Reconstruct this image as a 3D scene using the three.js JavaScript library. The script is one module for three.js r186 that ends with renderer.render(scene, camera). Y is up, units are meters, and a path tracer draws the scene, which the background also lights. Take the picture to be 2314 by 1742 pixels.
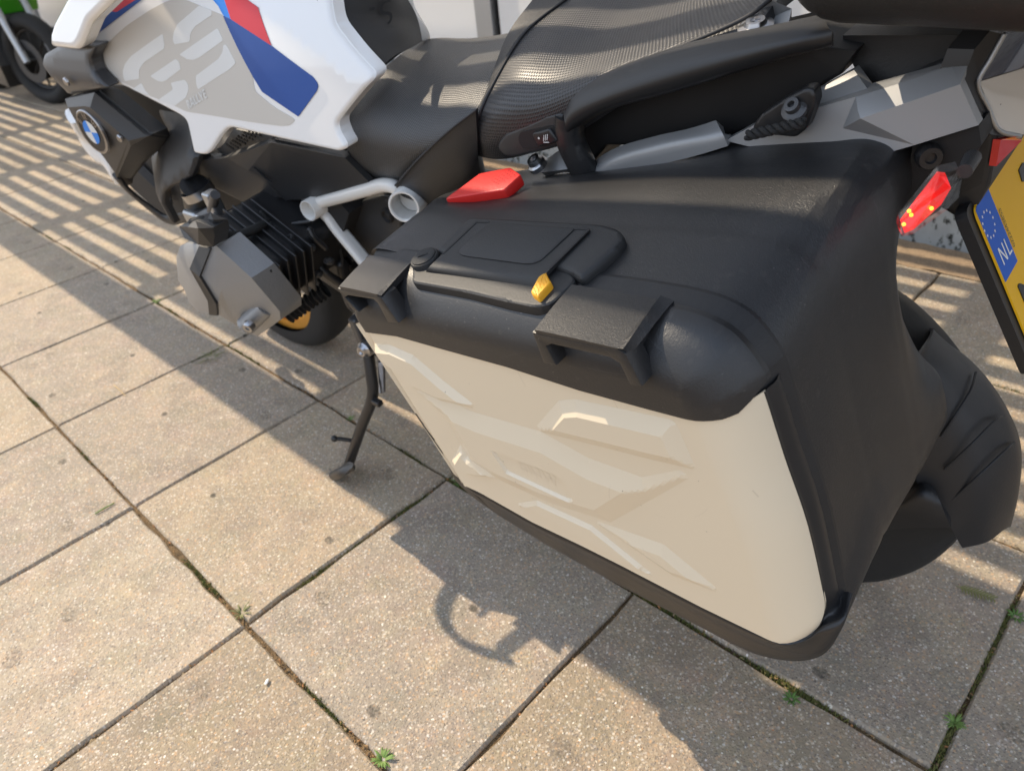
import * as THREE from 'three';
import { FontLoader } from 'three/addons/loaders/FontLoader.js';
import { RoundedBoxGeometry } from 'three/addons/geometries/RoundedBoxGeometry.js';
import { mergeGeometries, mergeVertices, toCreasedNormals } from 'three/addons/utils/BufferGeometryUtils.js';

// ---------------------------------------------------------------- camera, sky, sun, exposure
const scene = new THREE.Scene();
const camera = new THREE.PerspectiveCamera(54.78, 1024 / 770, 0.05, 400);
camera.position.set(4.0359, 1.0663, 0.2239);
camera.quaternion.setFromRotationMatrix(new THREE.Matrix4().makeBasis(
  new THREE.Vector3(0.72015, -0.10121, -0.68640), new THREE.Vector3(-0.32691, 0.82311, -0.46436), new THREE.Vector3(0.61198, 0.55879, 0.55967)));
camera.focus = 0.78;
camera.userData.fStop = 7.5;

const SUN = new THREE.Vector3(-1.0, 1, 0.137).normalize();
// clear summer sky: pale blue overhead, whiter towards the horizon, a broad glow round the sun
{ const w = 512, h = 256, d = new Float32Array(w * h * 4), K = 1.25;
  for (let y = 0; y < h; y++) for (let x = 0; x < w; x++) { const th = ((y + 0.5) / h - 0.5) * Math.PI, ph = ((x + 0.5) / w - 0.5) * 2 * Math.PI, v = new THREE.Vector3(Math.cos(th) * Math.cos(ph), Math.sin(th), Math.cos(th) * Math.sin(ph)); const e = Math.max(0, v.y), t = Math.pow(1 - e, 2.2), c = Math.max(0, v.dot(SUN)), g = 0.55 * Math.pow(c, 6) + 1.1 * Math.pow(c, 60), k = (y * w + x) * 4;
    d[k] = K * (0.56 + 0.40 * t + 0.8 * g); d[k + 1] = K * (0.70 + 0.28 * t + 0.78 * g); d[k + 2] = K * (0.95 + 0.05 * t + 0.74 * g); d[k + 3] = 1; }
  const tex = new THREE.DataTexture(d, w, h, THREE.RGBAFormat, THREE.FloatType); tex.mapping = THREE.EquirectangularReflectionMapping; tex.magFilter = tex.minFilter = THREE.LinearFilter; tex.needsUpdate = true; scene.background = tex; scene.environment = tex; }
const sun = new THREE.DirectionalLight(new THREE.Color(1.0, 0.845, 0.64), 4.9);
sun.name = 'sun';
sun.position.copy(SUN).multiplyScalar(12).add(new THREE.Vector3(2.5, 0, -0.5));
sun.target.position.set(2.5, 0, -0.5);
sun.castShadow = true; sun.shadow.radius = 0.75;
sun.shadow.mapSize.set(4096, 4096);
Object.assign(sun.shadow.camera, { left: -7, right: 7, top: 7, bottom: -7, near: 1, far: 30 });
scene.add(sun, sun.target);
const renderer = new THREE.WebGLRenderer({ antialias: true });
renderer.setSize(1024, 770);
renderer.toneMapping = THREE.LinearToneMapping;
renderer.toneMappingExposure = 1.25;
renderer.shadowMap.enabled = true;

// ---------------------------------------------------------------- helpers
let seed = 7;
const rnd = () => { seed = (seed * 1664525 + 1013904223) >>> 0; return seed / 4294967296; };
const rr = (a, b) => a + (b - a) * rnd();
const V = (a) => new THREE.Vector3(a[0], a[1], a[2]);
const lerp = (a, b, t) => a + (b - a) * t;
const clamp = (x, a, b) => Math.min(b, Math.max(a, x));
const used = {};
function numbered(n) { used[n] = (used[n] || 0) + 1; return used[n] === 1 ? n : n + '_' + String(used[n] - 1).padStart(3, '0'); }
// frame of the parked motorcycle: x to the rear, y up, z to its left side
const BM = new THREE.Matrix4().makeBasis(new THREE.Vector3(0.99863, 0, -0.05234), new THREE.Vector3(0.00728, 0.99027, 0.13898), new THREE.Vector3(0.05183, -0.13917, 0.98891)).setPosition(3.63, 0, -0.75);
function thing(name, label, category, base, bike, group) {
  const o = new THREE.Group(); o.name = numbered(name); o.userData = { label, category };
  if (group) o.userData.group = group;
  o.userData.off = base.slice();
  if (bike) { const p = V(base).applyMatrix4(BM); o.position.copy(p); o.quaternion.setFromRotationMatrix(BM); } else o.position.set(...base);
  scene.add(o); return o;
}
function part(parent, name, geo, mat, label) {       // geometry is given in the frame of the thing's surroundings and moved to its base
  const m = new THREE.Mesh(Array.isArray(geo) ? merge(geo) : geo, mat);
  m.name = name; m.castShadow = m.receiveShadow = true;
  if (label) m.userData.label = label;
  let p = parent, off = null;
  while (p && !off) { off = p.userData.off; p = p.parent; }
  if (parent.userData.off) m.position.set(-off[0], -off[1], -off[2]);
  parent.add(m); return m;
}
function prep(g) { let h = g.index ? g.toNonIndexed() : g.clone(); for (const k of Object.keys(h.attributes)) if (!['position', 'normal', 'uv'].includes(k)) h.deleteAttribute(k);
  if (!h.attributes.normal) h.computeVertexNormals();
  if (!h.attributes.uv) h.setAttribute('uv', new THREE.BufferAttribute(new Float32Array(h.attributes.position.count * 2), 2));
  h.morphAttributes = {}; return h; }
function merge(list) { return mergeGeometries(list.map(prep)); }
function planarUV(g, ax = 0, ay = 1, s = 1) { const p = g.attributes.position, uv = new Float32Array(p.count * 2); for (let i = 0; i < p.count; i++) { uv[2 * i] = p.getComponent(i, ax) * s; uv[2 * i + 1] = p.getComponent(i, ay) * s; } g.setAttribute('uv', new THREE.BufferAttribute(uv, 2)); return g; }
function boxUV(g, s = 1) { const h = g.index ? g.toNonIndexed() : g; const p = h.attributes.position, n = h.attributes.normal, uv = new Float32Array(p.count * 2);
  for (let i = 0; i < p.count; i++) { const a = Math.abs(n.getX(i)), b = Math.abs(n.getY(i)), c = Math.abs(n.getZ(i)); let u, v;
    if (b >= a && b >= c) { u = p.getX(i); v = p.getZ(i); } else if (c >= a) { u = p.getX(i); v = p.getY(i); } else { u = p.getZ(i); v = p.getY(i); } uv[2 * i] = u * s; uv[2 * i + 1] = v * s; }
  h.setAttribute('uv', new THREE.BufferAttribute(uv, 2)); return h; }
const crease = (g, deg = 32) => toCreasedNormals(g, deg * Math.PI / 180);

// catmull-rom through points, n samples, even in length
function curve(pts, n, closed = false) { if (pts.length === 2) { const o = []; for (let i = 0; i < n; i++) o.push(V(pts[0]).lerp(V(pts[1]), i / (n - 1))); return o; } return new THREE.CatmullRomCurve3(pts.map(V), closed, 'centripetal').getSpacedPoints(n - 1); }
function polyline(pts, n) { const L = [0]; for (let i = 1; i < pts.length; i++) L.push(L[i - 1] + V(pts[i]).distanceTo(V(pts[i - 1]))); const o = []; for (let i = 0, k = 0; i < n; i++) { const s = L[L.length - 1] * i / (n - 1); while (k < pts.length - 2 && s > L[k + 1]) k++; o.push(V(pts[k]).lerp(V(pts[k + 1]), clamp((s - L[k]) / (L[k + 1] - L[k] || 1), 0, 1))); } return o; }
// a curved skin through rows of points, with thickness
function sheet(rows, { nu = 24, nv = 24, thick = 0.006, flip = false, straight = false, hard = false } = {}) {
  const R = rows.map((r) => (hard ? polyline : curve)(r, nu)), G = [];
  for (let i = 0; i < nu; i++) G.push((straight ? polyline : curve)(R.map((r) => r[i].toArray()), nv));
  const pos = [], uv = [], idx = [], id = (i, j) => i * nv + j;
  const lu = [0], lv = [0], mi = nu >> 1, mj = nv >> 1;
  for (let i = 1; i < nu; i++) lu.push(lu[i - 1] + G[i][mj].distanceTo(G[i - 1][mj]));
  for (let j = 1; j < nv; j++) lv.push(lv[j - 1] + G[mi][j].distanceTo(G[mi][j - 1]));
  for (let i = 0; i < nu; i++) for (let j = 0; j < nv; j++) { pos.push(G[i][j].x, G[i][j].y, G[i][j].z); uv.push(lv[j], lu[i]); }
  for (let i = 0; i < nu - 1; i++) for (let j = 0; j < nv - 1; j++) idx.push(id(i, j), id(i + 1, j), id(i, j + 1), id(i + 1, j), id(i + 1, j + 1), id(i, j + 1));
  const g = new THREE.BufferGeometry(); g.setAttribute('position', new THREE.Float32BufferAttribute(pos, 3)); g.setAttribute('uv', new THREE.Float32BufferAttribute(uv, 2)); g.setIndex(idx); g.computeVertexNormals();
  if (!thick) return g;
  const n = g.attributes.normal, s = flip ? -1 : 1, b = g.clone(), bp = b.attributes.position, bn = b.attributes.normal;
  for (let i = 0; i < bp.count; i++) { bp.setXYZ(i, bp.getX(i) - n.getX(i) * thick * s, bp.getY(i) - n.getY(i) * thick * s, bp.getZ(i) - n.getZ(i) * thick * s); bn.setXYZ(i, -n.getX(i), -n.getY(i), -n.getZ(i)); }
  { const bi = b.index.array; for (let i = 0; i < bi.length; i += 3) { const t = bi[i]; bi[i] = bi[i + 1]; bi[i + 1] = t; } }
  const ring = []; for (let j = 0; j < nv; j++) ring.push(id(0, j)); for (let i = 1; i < nu; i++) ring.push(id(i, nv - 1)); for (let j = nv - 2; j >= 0; j--) ring.push(id(nu - 1, j)); for (let i = nu - 2; i >= 0; i--) ring.push(id(i, 0));
  const sp = [], P = g.attributes.position; const q = (A, i) => [A.getX(i), A.getY(i), A.getZ(i)];
  for (let k = 0; k < ring.length - 1; k++) { const a = q(P, ring[k]), c = q(P, ring[k + 1]), d = q(bp, ring[k]), e = q(bp, ring[k + 1]); sp.push(...a, ...d, ...c, ...c, ...d, ...e); }
  const sg = new THREE.BufferGeometry(); sg.setAttribute('position', new THREE.Float32BufferAttribute(sp, 3)); sg.computeVertexNormals();
  return merge([g, b, sg]);
}
// ---- 2D polygon tools
const inside = (P, x, y) => { let c = false; for (let i = 0, j = P.length - 1; i < P.length; j = i++) if ((P[i][1] > y) !== (P[j][1] > y) && x < (P[j][0] - P[i][0]) * (y - P[i][1]) / (P[j][1] - P[i][1]) + P[i][0]) c = !c; return c; };
const segd = (x, y, a, b) => { const dx = b[0] - a[0], dy = b[1] - a[1], t = clamp(((x - a[0]) * dx + (y - a[1]) * dy) / (dx * dx + dy * dy || 1), 0, 1); return Math.hypot(x - a[0] - t * dx, y - a[1] - t * dy); };
const pd = (P, x, y, open) => { let d = 1e9; for (let i = 0; i < P.length - (open ? 1 : 0); i++) d = Math.min(d, segd(x, y, P[i], P[(i + 1) % P.length])); return d; };
const soft = (P, n = 2, k = 0.25) => { for (; n > 0; n--) { const o = []; for (let i = 0; i < P.length; i++) { const a = P[i], b = P[(i + 1) % P.length]; o.push([lerp(a[0], b[0], k), lerp(a[1], b[1], k)], [lerp(a[0], b[0], 1 - k), lerp(a[1], b[1], 1 - k)]); } P = o; } return P; };
function rounded(P, r, n = 5) { const o = []; for (let i = 0; i < P.length; i++) { const a = P[(i + P.length - 1) % P.length], b = P[i], c = P[(i + 1) % P.length]; const la = Math.hypot(a[0] - b[0], a[1] - b[1]), lc = Math.hypot(c[0] - b[0], c[1] - b[1]), R = Math.min(r, la * 0.45, lc * 0.45); const p = [b[0] + (a[0] - b[0]) / la * R, b[1] + (a[1] - b[1]) / la * R], q = [b[0] + (c[0] - b[0]) / lc * R, b[1] + (c[1] - b[1]) / lc * R]; for (let k = 0; k <= n; k++) { const t = k / n; o.push([(1 - t) ** 2 * p[0] + 2 * t * (1 - t) * b[0] + t * t * q[0], (1 - t) ** 2 * p[1] + 2 * t * (1 - t) * b[1] + t * t * q[1]]); } } return o; }
function resample(P, h) { const o = []; for (let i = 0; i < P.length; i++) { const a = P[i], b = P[(i + 1) % P.length], n = Math.max(1, Math.round(Math.hypot(a[0] - b[0], a[1] - b[1]) / h)); for (let k = 0; k < n; k++) o.push([lerp(a[0], b[0], k / n), lerp(a[1], b[1], k / n)]); } return o; }
function delaunay(pts) {
  let x0 = 1e9, y0 = 1e9, x1 = -1e9, y1 = -1e9; for (const p of pts) { x0 = Math.min(x0, p[0]); x1 = Math.max(x1, p[0]); y0 = Math.min(y0, p[1]); y1 = Math.max(y1, p[1]); }
  const D = Math.max(x1 - x0, y1 - y0) * 20, cx = (x0 + x1) / 2, cy = (y0 + y1) / 2, n = pts.length;
  const P = pts.map((p, i) => [p[0] + Math.sin(i * 12.9898) * 1e-7, p[1] + Math.cos(i * 78.233) * 1e-7]).concat([[cx - D, cy - D], [cx + D, cy - D], [cx, cy + D]]);
  const cc = (a, b, c) => { const [ax, ay] = P[a], [bx, by] = P[b], [qx, qy] = P[c]; const d = 2 * (ax * (by - qy) + bx * (qy - ay) + qx * (ay - by)); const A = ax * ax + ay * ay, B = bx * bx + by * by, C = qx * qx + qy * qy; const ux = (A * (by - qy) + B * (qy - ay) + C * (ay - by)) / d, uy = (A * (qx - bx) + B * (ax - qx) + C * (bx - ax)) / d; return { a, b, c, x: ux, y: uy, r: (ax - ux) ** 2 + (ay - uy) ** 2 }; };
  const ord = [...Array(n).keys()].sort((i, j) => P[i][0] - P[j][0]); let open = [cc(n, n + 1, n + 2)]; const done = [];
  for (const i of ord) { const [x, y] = P[i], E = new Map(), keep = []; for (const t of open) { const dx = x - t.x; if (dx > 0 && dx * dx > t.r) { done.push(t); continue; } if (dx * dx + (y - t.y) ** 2 < t.r) { for (const [u, v] of [[t.a, t.b], [t.b, t.c], [t.c, t.a]]) { const k = u < v ? u * 1e6 + v : v * 1e6 + u; if (E.has(k)) E.set(k, null); else E.set(k, [u, v]); } } else keep.push(t); } open = keep; for (const e of E.values()) if (e) open.push(cc(e[0], e[1], i)); }
  return done.concat(open).filter((t) => t.a < n && t.b < n && t.c < n).map((t) => [t.a, t.b, t.c]);
}
// a panel: outline in x,y, height z = zf(x,y), its rim rolled back by `drop` over the distance r
function relief(poly, zf, { h = 0.012, r = 0, drop = r, thick = 0.006, cr = 40, extra = [], back = true, smooth = null, facet = null } = {}) {
  const B = resample(poly, h), pts = B.slice(); const area = B.reduce((s, p, i) => { const q = B[(i + 1) % B.length]; return s + p[0] * q[1] - q[0] * p[1]; }, 0), sg = area > 0 ? 1 : -1;
  if (r) for (const o of [0.06, 0.22, 0.5, 1]) B.forEach((p, i) => { const a = B[(i + B.length - 1) % B.length], b = B[(i + 1) % B.length], L = Math.hypot(b[0] - a[0], b[1] - a[1]) || 1, q = [p[0] - (b[1] - a[1]) / L * sg * r * o, p[1] + (b[0] - a[0]) / L * sg * r * o]; if (inside(B, q[0], q[1]) && pd(B, q[0], q[1]) > r * o * 0.93) pts.push(q); });
  for (const e of extra) if (inside(B, e[0], e[1])) pts.push(e);
  let x0 = 1e9, y0 = 1e9, x1 = -1e9, y1 = -1e9; for (const p of B) { x0 = Math.min(x0, p[0]); x1 = Math.max(x1, p[0]); y0 = Math.min(y0, p[1]); y1 = Math.max(y1, p[1]); }
  for (let y = y0, k = 0; y < y1; y += h * 0.866, k++) for (let x = x0 + (k % 2) * h / 2; x < x1; x += h) if (inside(B, x, y) && pd(B, x, y) > r + h * 0.5 && !extra.some((e) => Math.abs(e[0] - x) < h * 0.55 && Math.abs(e[1] - y) < h * 0.55)) pts.push([x, y]);
  const T = delaunay(pts).filter(([a, b, c]) => inside(B, (pts[a][0] + pts[b][0] + pts[c][0]) / 3, (pts[a][1] + pts[b][1] + pts[c][1]) / 3));
  const Z = pts.map((p, i) => { let z = zf(p[0], p[1]); if (r) { const t = i < B.length ? 0 : Math.min(1, pd(B, p[0], p[1]) / r); z -= drop * (1 - Math.sqrt(Math.max(0, 1 - (1 - t) ** 2))); } return z; });
  const pos = [], uv = [], idx = []; pts.forEach((p, i) => { pos.push(p[0], p[1], Z[i]); uv.push(p[0], p[1]); });
  for (const [a, b, c] of T) { const s = (pts[b][0] - pts[a][0]) * (pts[c][1] - pts[a][1]) - (pts[c][0] - pts[a][0]) * (pts[b][1] - pts[a][1]); if (Math.abs(s) < 1e-12) continue; s > 0 ? idx.push(a, b, c) : idx.push(a, c, b); }
  const g = new THREE.BufferGeometry(); g.setAttribute('position', new THREE.Float32BufferAttribute(pos, 3)); g.setAttribute('uv', new THREE.Float32BufferAttribute(uv, 2)); g.setIndex(idx);
  const top = crease(g, cr), out = [top];
  if (smooth === true) { const zr = (x, y) => { const t = clamp(pd(B, x, y) / r, 0.05, 1); return zf(x, y) - (r ? drop * (1 - Math.sqrt(1 - (1 - t) ** 2)) : 0); }; smooth = zr; }
  if (smooth) { const p = top.attributes.position, n = top.attributes.normal, e = 0.0004; for (let i = 0; i < p.count; i += 3) { const q = [0, 1, 2].map((k) => [p.getX(i + k), p.getY(i + k)]), f = facet ? q.map((c) => facet(c[0], c[1])) : [0, 0, 0]; const D = (q[1][0] - q[0][0]) * (q[2][1] - q[0][1]) - (q[2][0] - q[0][0]) * (q[1][1] - q[0][1]) || 1e-12; const fx = ((f[1] - f[0]) * (q[2][1] - q[0][1]) - (f[2] - f[0]) * (q[1][1] - q[0][1])) / D, fy = ((f[2] - f[0]) * (q[1][0] - q[0][0]) - (f[1] - f[0]) * (q[2][0] - q[0][0])) / D; for (let k = 0; k < 3; k++) { const [x, y] = q[k], N = new THREE.Vector3(-fx - (smooth(x + e, y) - smooth(x - e, y)) / (2 * e), -fy - (smooth(x, y + e) - smooth(x, y - e)) / (2 * e), 1).normalize(); n.setXYZ(i + k, N.x, N.y, N.z); } } }
  if (thick) { const sp = []; B.forEach((p, i) => { const j = (i + 1) % B.length, q = B[j], a = [p[0], p[1], Z[i]], b = [q[0], q[1], Z[j]], c = [p[0], p[1], Z[i] - thick], d = [q[0], q[1], Z[j] - thick]; sp.push(...a, ...c, ...b, ...b, ...c, ...d); });
    let s = new THREE.BufferGeometry(); s.setAttribute('position', new THREE.Float32BufferAttribute(sp, 3)); s = crease(s, 40); out.push(s);
    if (back) { const bg = top.clone(), p = bg.attributes.position, n = bg.attributes.normal; for (let i = 0; i < p.count; i += 3) for (const A of [p, n, bg.attributes.uv]) { const w = A.itemSize, a = A.array; for (let k = 0; k < w; k++) { const t = a[i * w + k]; a[i * w + k] = a[(i + 1) * w + k]; a[(i + 1) * w + k] = t; } } for (let i = 0; i < p.count; i++) { p.setZ(i, p.getZ(i) - thick); n.setXYZ(i, -n.getX(i), -n.getY(i), -n.getZ(i)); } out.push(bg); } }
  return merge(out);
}
// facetted panel from explicit corners
function facets(Vs, Fs, { thick = 0.008, cr = 25, dir = [0, 0, -1] } = {}) {
  const pos = [], edge = new Map();
  for (const f of Fs) { for (let k = 1; k < f.length - 1; k++) pos.push(...Vs[f[0]], ...Vs[f[k]], ...Vs[f[k + 1]]); for (let k = 0; k < f.length; k++) { const a = f[k], b = f[(k + 1) % f.length], key = a < b ? a + '_' + b : b + '_' + a; edge.set(key, edge.has(key) ? null : [a, b]); } }
  const mv = (v) => [v[0] + dir[0] * thick, v[1] + dir[1] * thick, v[2] + dir[2] * thick];
  const o = []; const mk = (a) => { const g = new THREE.BufferGeometry(); g.setAttribute('position', new THREE.Float32BufferAttribute(a, 3)); return crease(g, cr); };
  o.push(mk(pos));
  if (thick) { const s = []; for (const e of edge.values()) if (e) { const a = Vs[e[0]], b = Vs[e[1]], c = mv(a), d = mv(b); s.push(...a, ...c, ...b, ...b, ...c, ...d); } o.push(mk(s)); const bk = []; for (const f of Fs) for (let k = 1; k < f.length - 1; k++) bk.push(...mv(Vs[f[0]]), ...mv(Vs[f[k + 1]]), ...mv(Vs[f[k]])); o.push(mk(bk)); }
  return boxUV(merge(o));
}
function tube(pts, r, { n = 40, k = 12, closed = false, caps = true, straight = false } = {}) {
  const c = straight ? (() => { const p = new THREE.CurvePath(); for (let i = 0; i < pts.length - 1; i++) p.add(new THREE.LineCurve3(V(pts[i]), V(pts[i + 1]))); return p; })() : new THREE.CatmullRomCurve3(pts.map(V), closed, 'centripetal');
  const o = [new THREE.TubeGeometry(c, n, r, k, closed)];
  if (caps && !closed) for (const e of [0, 1]) { const p = V(pts[e ? pts.length - 1 : 0]); const s = new THREE.SphereGeometry(r, k, 8); s.translate(p.x, p.y, p.z); o.push(s); }
  return merge(o);
}
// sweep of a 2D section (a = across, b = up) along points, up vector given
function sweep(pts, sec, up, { n = 40, scale = () => 1, caps = true } = {}) {
  const c = curve(pts, n), U = V(up), pos = [], idx = [], m = sec.length;
  c.forEach((p, i) => { const t = c[Math.min(n - 1, i + 1)].clone().sub(c[Math.max(0, i - 1)]).normalize(), a = new THREE.Vector3().crossVectors(t, U).normalize(), b = new THREE.Vector3().crossVectors(a, t).normalize(), s = scale(i / (n - 1)); for (const q of sec) { const v = p.clone().addScaledVector(a, q[0] * s).addScaledVector(b, q[1] * s); pos.push(v.x, v.y, v.z); } });
  for (let i = 0; i < n - 1; i++) for (let j = 0; j < m; j++) { const k = (j + 1) % m; idx.push(i * m + j, (i + 1) * m + j, i * m + k, (i + 1) * m + j, (i + 1) * m + k, i * m + k); }
  if (caps) for (let j = 1; j < m - 1; j++) { idx.push(0, j, j + 1); const o = (n - 1) * m; idx.push(o, o + j + 1, o + j); }
  const g = new THREE.BufferGeometry(); g.setAttribute('position', new THREE.Float32BufferAttribute(pos, 3)); g.setIndex(idx); return boxUV(crease(g, 38));
}
function cyl(a, b, r0, r1 = r0, k = 20) { const A = V(a), B = V(b), L = A.distanceTo(B), g = new THREE.CylinderGeometry(r1, r0, L, k); g.translate(0, L / 2, 0); g.applyQuaternion(new THREE.Quaternion().setFromUnitVectors(new THREE.Vector3(0, 1, 0), B.clone().sub(A).normalize())); g.translate(A.x, A.y, A.z); return g; }
function lathe(prof, a, axis, k = 40) { const g = new THREE.LatheGeometry(prof.map((p) => new THREE.Vector2(p[0], p[1])), k); g.applyQuaternion(new THREE.Quaternion().setFromUnitVectors(new THREE.Vector3(0, 1, 0), V(axis).normalize())); g.translate(...a); return crease(g, 35); }
function rbox(w, h, d, r, at = [0, 0, 0], rot) { const g = new RoundedBoxGeometry(w, h, d, 3, r); if (rot) g.applyMatrix4(new THREE.Matrix4().makeRotationFromEuler(new THREE.Euler(...rot))); g.translate(...at); return g; }
function ellSec(a, b, n = 16, p = 2.6) { const o = []; for (let i = 0; i < n; i++) { const t = i / n * 2 * Math.PI, c = Math.cos(t), s = Math.sin(t); o.push([a * Math.sign(c) * Math.abs(c) ** (2 / p), b * Math.sign(s) * Math.abs(s) ** (2 / p)]); } return o; }
// prism on a plane: outline (p,q) on axes X,Z with normal N
function prism(P, h0, h1, M, bevel = 0, seg = 2) { const s = new THREE.Shape(P.map((p) => new THREE.Vector2(p[0], -p[1]))); const g = new THREE.ExtrudeGeometry(s, { depth: h1 - h0 - bevel * (bevel ? 1 : 0), bevelEnabled: bevel > 0, bevelThickness: bevel, bevelSize: bevel, bevelOffset: -bevel, bevelSegments: seg, curveSegments: 8 }); g.translate(0, 0, h0); g.rotateX(-Math.PI / 2); g.applyMatrix4(M); return crease(g, 30); }
const frame = (o, x, n) => { const X = V(x), N = V(n), Z = new THREE.Vector3().crossVectors(X, N); return new THREE.Matrix4().makeBasis(X, N, Z).setPosition(V(o)); };

// ---------------------------------------------------------------- textures
function canvas(w, h, draw) { const c = document.createElement('canvas'); c.width = w; c.height = h; draw(c.getContext('2d'), w, h); return c; }
function ctex(c, srgb = true) { const t = new THREE.CanvasTexture(c); if (srgb) t.colorSpace = THREE.SRGBColorSpace; t.wrapS = t.wrapT = THREE.RepeatWrapping; t.magFilter = THREE.LinearFilter; t.needsUpdate = true; return t; }
function dtex(n, f, srgb = true) { const d = new Uint8Array(n * n * 4); for (let y = 0; y < n; y++) for (let x = 0; x < n; x++) { const c = f(x / n, y / n, x, y), k = (y * n + x) * 4; if (typeof c === 'number') d[k] = d[k + 1] = d[k + 2] = clamp(c, 0, 1) * 255; else { d[k] = clamp(c[0], 0, 1) * 255; d[k + 1] = clamp(c[1], 0, 1) * 255; d[k + 2] = clamp(c[2], 0, 1) * 255; } d[k + 3] = 255; } const t = new THREE.DataTexture(d, n, n, THREE.RGBAFormat); if (srgb) t.colorSpace = THREE.SRGBColorSpace; t.wrapS = t.wrapT = THREE.RepeatWrapping; t.magFilter = THREE.LinearFilter; t.minFilter = THREE.LinearMipmapLinearFilter; t.needsUpdate = true; return t; }
const hash = (x, y, s = 0) => { let h = (x * 374761393 + y * 668265263 + s * 974634777) | 0; h = Math.imul(h ^ (h >>> 13), 1274126177); h ^= h >>> 16; return (h >>> 0) / 4294967296; };
function vnoise(x, y, per, s = 0) { const xi = Math.floor(x), yi = Math.floor(y), fx = x - xi, fy = y - yi, u = fx * fx * (3 - 2 * fx), v = fy * fy * (3 - 2 * fy), m = (a) => ((a % per) + per) % per; return lerp(lerp(hash(m(xi), m(yi), s), hash(m(xi + 1), m(yi), s), u), lerp(hash(m(xi), m(yi + 1), s), hash(m(xi + 1), m(yi + 1), s), u), v); }
function fbm(x, y, per, oct = 4, s = 0) { let a = 0, w = 0.5, t = 0; for (let o = 0; o < oct; o++) { a += w * vnoise(x * (1 << o) * per, y * (1 << o) * per, per * (1 << o), s + o); t += w; w *= 0.5; } return a / t; }
const rep = (t, sx, sy = sx) => { const c = t.clone(); c.repeat.set(sx, sy); c.needsUpdate = true; return c; };
const std = (o) => new THREE.MeshStandardMaterial(o);
const phy = (o) => new THREE.MeshPhysicalMaterial(o);
const lin = (r, g, b) => new THREE.Color().setRGB(r, g === undefined ? r : g, b === undefined ? r : b);
// ---------------------------------------------------------------- materials
const grain = dtex(512, (u, v, x, y) => 0.5 * hash(x, y, 3) + 0.5 * fbm(u, v, 90, 2, 5), false);
const grainFine = rep(grain, 9), grainCoarse = rep(grain, 4);
// dust and scuffs lying on the luggage plastics: small pale specks and hair scratches, 0.5 m square
const dustMap = ctex(canvas(1024, 1024, (c, w) => {
  c.fillStyle = 'rgb(36,36,37)'; c.fillRect(0, 0, w, w);
  for (let i = 0; i < 900; i++) { c.fillStyle = `rgba(120,112,100,${rr(0.02, 0.10)})`; c.beginPath(); c.arc(rr(0, w), rr(0, w), rr(1, 7), 0, 7); c.fill(); }
  for (let cl = 0; cl < 14; cl++) { const cx = rr(0, w), cy = rr(0, w), R = rr(140, 420); for (let i = 0; i < 60; i++) { const a = rr(0, 6.3), q = R * rnd(); c.fillStyle = `rgba(170,164,152,${rr(0.12, 0.6)})`; c.beginPath(); c.ellipse(cx + Math.cos(a) * q, cy + Math.sin(a) * q, rr(0.4, 1.0), rr(0.4, 1.9), rr(0, 3), 0, 7); c.fill(); } }
  c.lineWidth = 1; for (let i = 0; i < 46; i++) { const x = rr(0, w), y = rr(0, w), a = rr(-0.5, 0.9), L = rr(15, 120); c.strokeStyle = `rgba(150,148,146,${rr(0.05, 0.28)})`; c.beginPath(); c.moveTo(x, y); c.quadraticCurveTo(x + Math.cos(a) * L * 0.5, y + Math.sin(a) * L * 0.5 + rr(-8, 8), x + Math.cos(a) * L, y + Math.sin(a) * L); c.stroke(); }
}));
const M = {};
M.lid = std({ map: rep(dustMap, 2), roughness: 0.37, bumpMap: grainFine, bumpScale: 0.00025 });
M.band = std({ map: rep(dustMap, 2.3), roughness: 0.37, bumpMap: grainFine, bumpScale: 0.0002 });
M.handle = std({ color: lin(0.015, 0.0155, 0.0165), roughness: 0.55, bumpMap: grainFine, bumpScale: 0.0003 });
M.blackPlastic = std({ color: lin(0.013, 0.013, 0.014), roughness: 0.5, bumpMap: grainCoarse, bumpScale: 0.0002 });
M.blackDeep = std({ color: lin(0.008, 0.008, 0.009), roughness: 0.65 });
M.blackSatin = std({ color: lin(0.014, 0.014, 0.015), roughness: 0.4 });
M.greyPlastic = std({ color: lin(0.024, 0.0245, 0.026), roughness: 0.42, bumpMap: grainFine, bumpScale: 0.00015 });
M.rubber = std({ color: lin(0.013, 0.013, 0.013), roughness: 0.75, bumpMap: grainCoarse, bumpScale: 0.0004 });
M.engineBlack = std({ color: lin(0.012, 0.012, 0.013), roughness: 0.35, metalness: 0.0 });
M.steel = std({ color: lin(0.40, 0.40, 0.41), roughness: 0.28, metalness: 1 });
M.alu = std({ color: lin(0.42, 0.43, 0.44), roughness: 0.42, metalness: 1, bumpMap: grainFine, bumpScale: 0.0001 });
M.aluPaint = phy({ color: lin(0.27, 0.275, 0.28), roughness: 0.45, metalness: 0.35, clearcoat: 0.25, clearcoatRoughness: 0.3 });
M.coverGrey = phy({ color: lin(0.26, 0.265, 0.27), roughness: 0.42, metalness: 0.5, clearcoat: 0.2, clearcoatRoughness: 0.35, bumpMap: grainCoarse, bumpScale: 0.0005 });
M.titan = std({ color: lin(0.06, 0.06, 0.062), roughness: 0.36, metalness: 0.3 });
M.white = phy({ color: lin(0.78, 0.78, 0.77), roughness: 0.32, clearcoat: 1, clearcoatRoughness: 0.04 });
M.frameWhite = phy({ color: lin(0.66, 0.65, 0.62), roughness: 0.35, clearcoat: 0.5, clearcoatRoughness: 0.15 });
M.greyFilm = std({ color: lin(0.53, 0.50, 0.45), roughness: 0.45 });
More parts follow.
